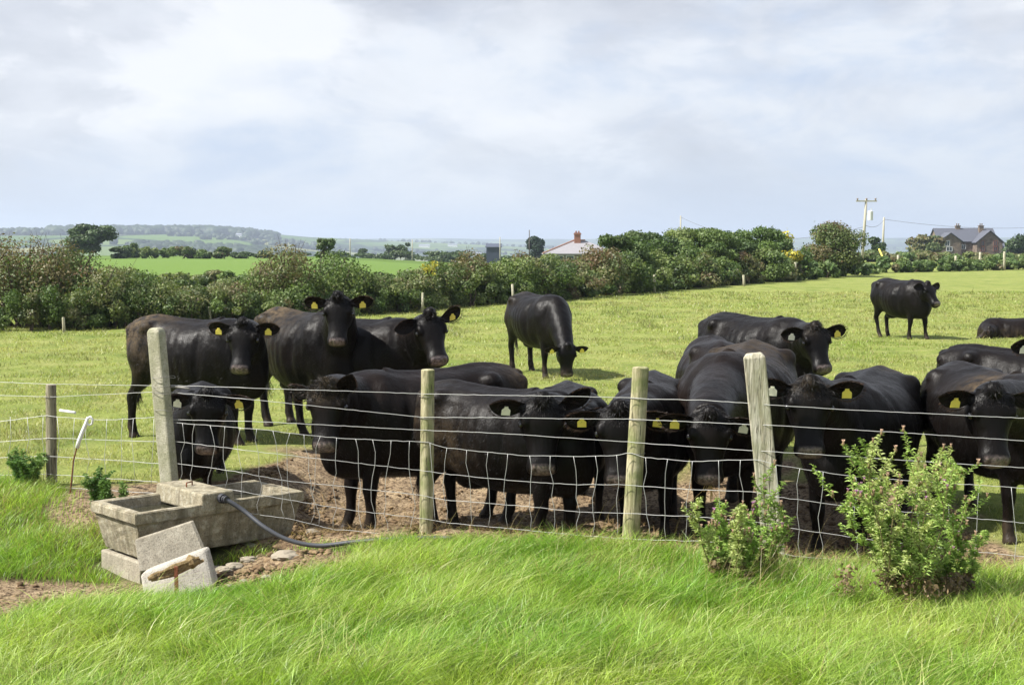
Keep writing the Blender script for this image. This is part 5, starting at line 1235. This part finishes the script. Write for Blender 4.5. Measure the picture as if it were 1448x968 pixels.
# ---------------------------------------------------------------- the herd
def build_herd():
    cow('black cow behind the concrete post, side on, facing the camera with two yellow tags', (278, 15.2), -28, (343, 457, 14.35), -93, -64, 0, 1.0, 1.06, dust=[(-.8, 0, 1.2, .45, .8), (-.75, .2, .9, .35, .5)], brown=.3, ears=((2, 5), (2, 8)), legs=[(0, 0), (.1, 0), (.05, 0), (-.12, 0)], tail=(.05, 0))
    cow('black cow with its head held highest, standing second from the left', (432, 15.9), -52, (478, 421, 14.75), -90, -66, 0, 1.04, 1.04, dust=[(-.6, .1, 1.33, .55, .9), (-.85, 0, 1.1, .3, .6)], brown=.25, poll=.05, ears=((8, 5), (4, 5)), legs=[(0, 0), (-.1, 0), (0, 0), (.1, 0)])
    cow('black cow looking down to the right with a tufted poll, third from the left', (512, 15.6), -24, (607, 446, 14.5), -62, -56, 8, 1.0, 1.10, tags=('y', None), poll=.05, ears=((24, 10), (-4, -8)), brown=.35)
    cow('young cow with its head lowered behind the trough, pale tag and yellow tag', (274, 12.35), -84, (293, 556, 11.45), -88, -76, -3, .84, 1.02, base=-.27, tags=('y', 'w'), ears=((-2, 0), (-8, 10)), brown=.15)
    cow('big cow with mud caked curls on its forehead and one ear pricked up', (598, 11.75), 208, (461, 545, 10.62), -97, -70, 4, 1.02, 1.02, tags=(None, None), curly=1.0, ears=((70, -60), (-12, 30)), brown=.75, dust=[(-.88, .05, 1.05, .22, 1.0)], poll=.03, legs=[(.0, .0), (.06, .0), (0, 0), (0, 0)])
    cow('brown black cow with one white ear tag, side on behind the middle round post', (712, 11.05), -38, (768, 566, 10.32), -90, -74, -4, .94, 1.12, tags=(None, 'w'), ears=((34, 10), (10, -6)), fat=1.0, brown=.4, dust=[(-.4, -.3, .7, .3, .4), (-.8, 0, .9, .3, .5)], legs=[(.05, 0), (-.05, 0), (0, 0), (.1, 0)])
    cow('cow with two yellow tags, face half hidden by the leaning round post', (920, 11.6), -99, (876, 578, 10.16), -93, -74, 3, .96, 1.15, tags=('y', 'y'), ears=((-4, 0), (-4, 0)), brown=.45)
    cow('mostly hidden calf, its back rising just left of the leaning round post', (815, 12.5), -84, (815, 575, 11.45), -88, -70, 0, .84, .9, tags=(None, None), brown=.3, vox=.02)
    cow('brownish cow with straw in its mouth between the two right posts', (1046, 11.85), -110, (1004, 586, 9.98), -97, -74, -2, 1.14, 1.02, tags=('w', 'y'), ears=((-6, 0), (6, 0)), brown=1.0, dust=[(-.85, 0, 1.25, .35, .8), (-.3, 0, 1.3, .5, .3)], fat=1.14, straw='wisp of straw hanging from the mouth of the brownish cow by the fence')
    cow('black cow with dusty poll looking right over the back of the brownish one', (1076, 15.5), -58, (1153, 462, 14.3), -74, -58, 4, .98, 1.0, tags=('y', 'w'), ears=((6, 0), (-2, 10)), brown=.2, curly=.25)
    cow('nearly hidden cow, only its rump showing left of the cow with the dusty poll', (1012, 13.6), 88, (1012, 560, 14.7), 88, -70, 0, .92, .9, tags=(None, None), brown=.7, vox=.02)
    cow('stocky black cow with a dusty grey forehead, standing head on right of the square post', (1220, 10.85), -118, (1146, 542, 9.62), -98, -70, -3, 1.02, 1.04, tags=('y', 'w'), ears=((14, 0), (8, 10)), brown=.12, curly=.3, dust=[(-.7, 0, 1.3, .2, .5)], fat=1.1)
    cow('black cow behind the big thistle, big yellow tag in its ear', (1412, 10.8), -80, (1405, 553, 9.45), -92, -70, -2, .93, 1.04, tags=(None, 'y'), ears=((4, 0), (10, -8)), brown=.35, fat=1.2, dust=[(.2, -.2, 1.2, .2, .5)])
    cow('black cow cut by the right edge, white tag in its brown fringed ear', (1452, 12.9), -36, (1484, 478, 12.1), -75, -60, 0, .86, 1.0, tags=(None, 'w'), ears=((4, 0), (0, 0)), brown=.25)
    cow('cow grazing alone in the field behind the herd, head down', (763, 22.9), -66, (803, 489, 21.7), -75, -84, 0, 1.0, 1.0, tags=('y', 'y'), ears=((0, 0), (0, 0)), brown=.3, dust=[(-.8, -.1, 1.1, .3, .5)], vox=.02, fat=1.05)
    cow('lone cow standing far out in the field, head turned to the right', (1277, 31.9), -66, (1312, 401, 31.0), -60, -48, 0, 1.0, 1.15, tags=(None, None), ears=((8, 0), (4, 0)), brown=.35, vox=.024, fat=1.08, legs=[(.1, 0), (-.1, 0), (0, 0), (.15, 0)])
    cow('brown black cow lying down in the grass at the right edge', (1434, 31.8), 172, (1399, 463, 31.3), 165, -35, 0, .86, .85, base=-.26, tags=(None, None), brown=1.0, vox=.024, lying=True)
build_ground()
build_buildings()
build_vegetation()
build_fence()
build_trough()
build_herd()
build_weeds()
build_grass()
build_clods()
build_haze()
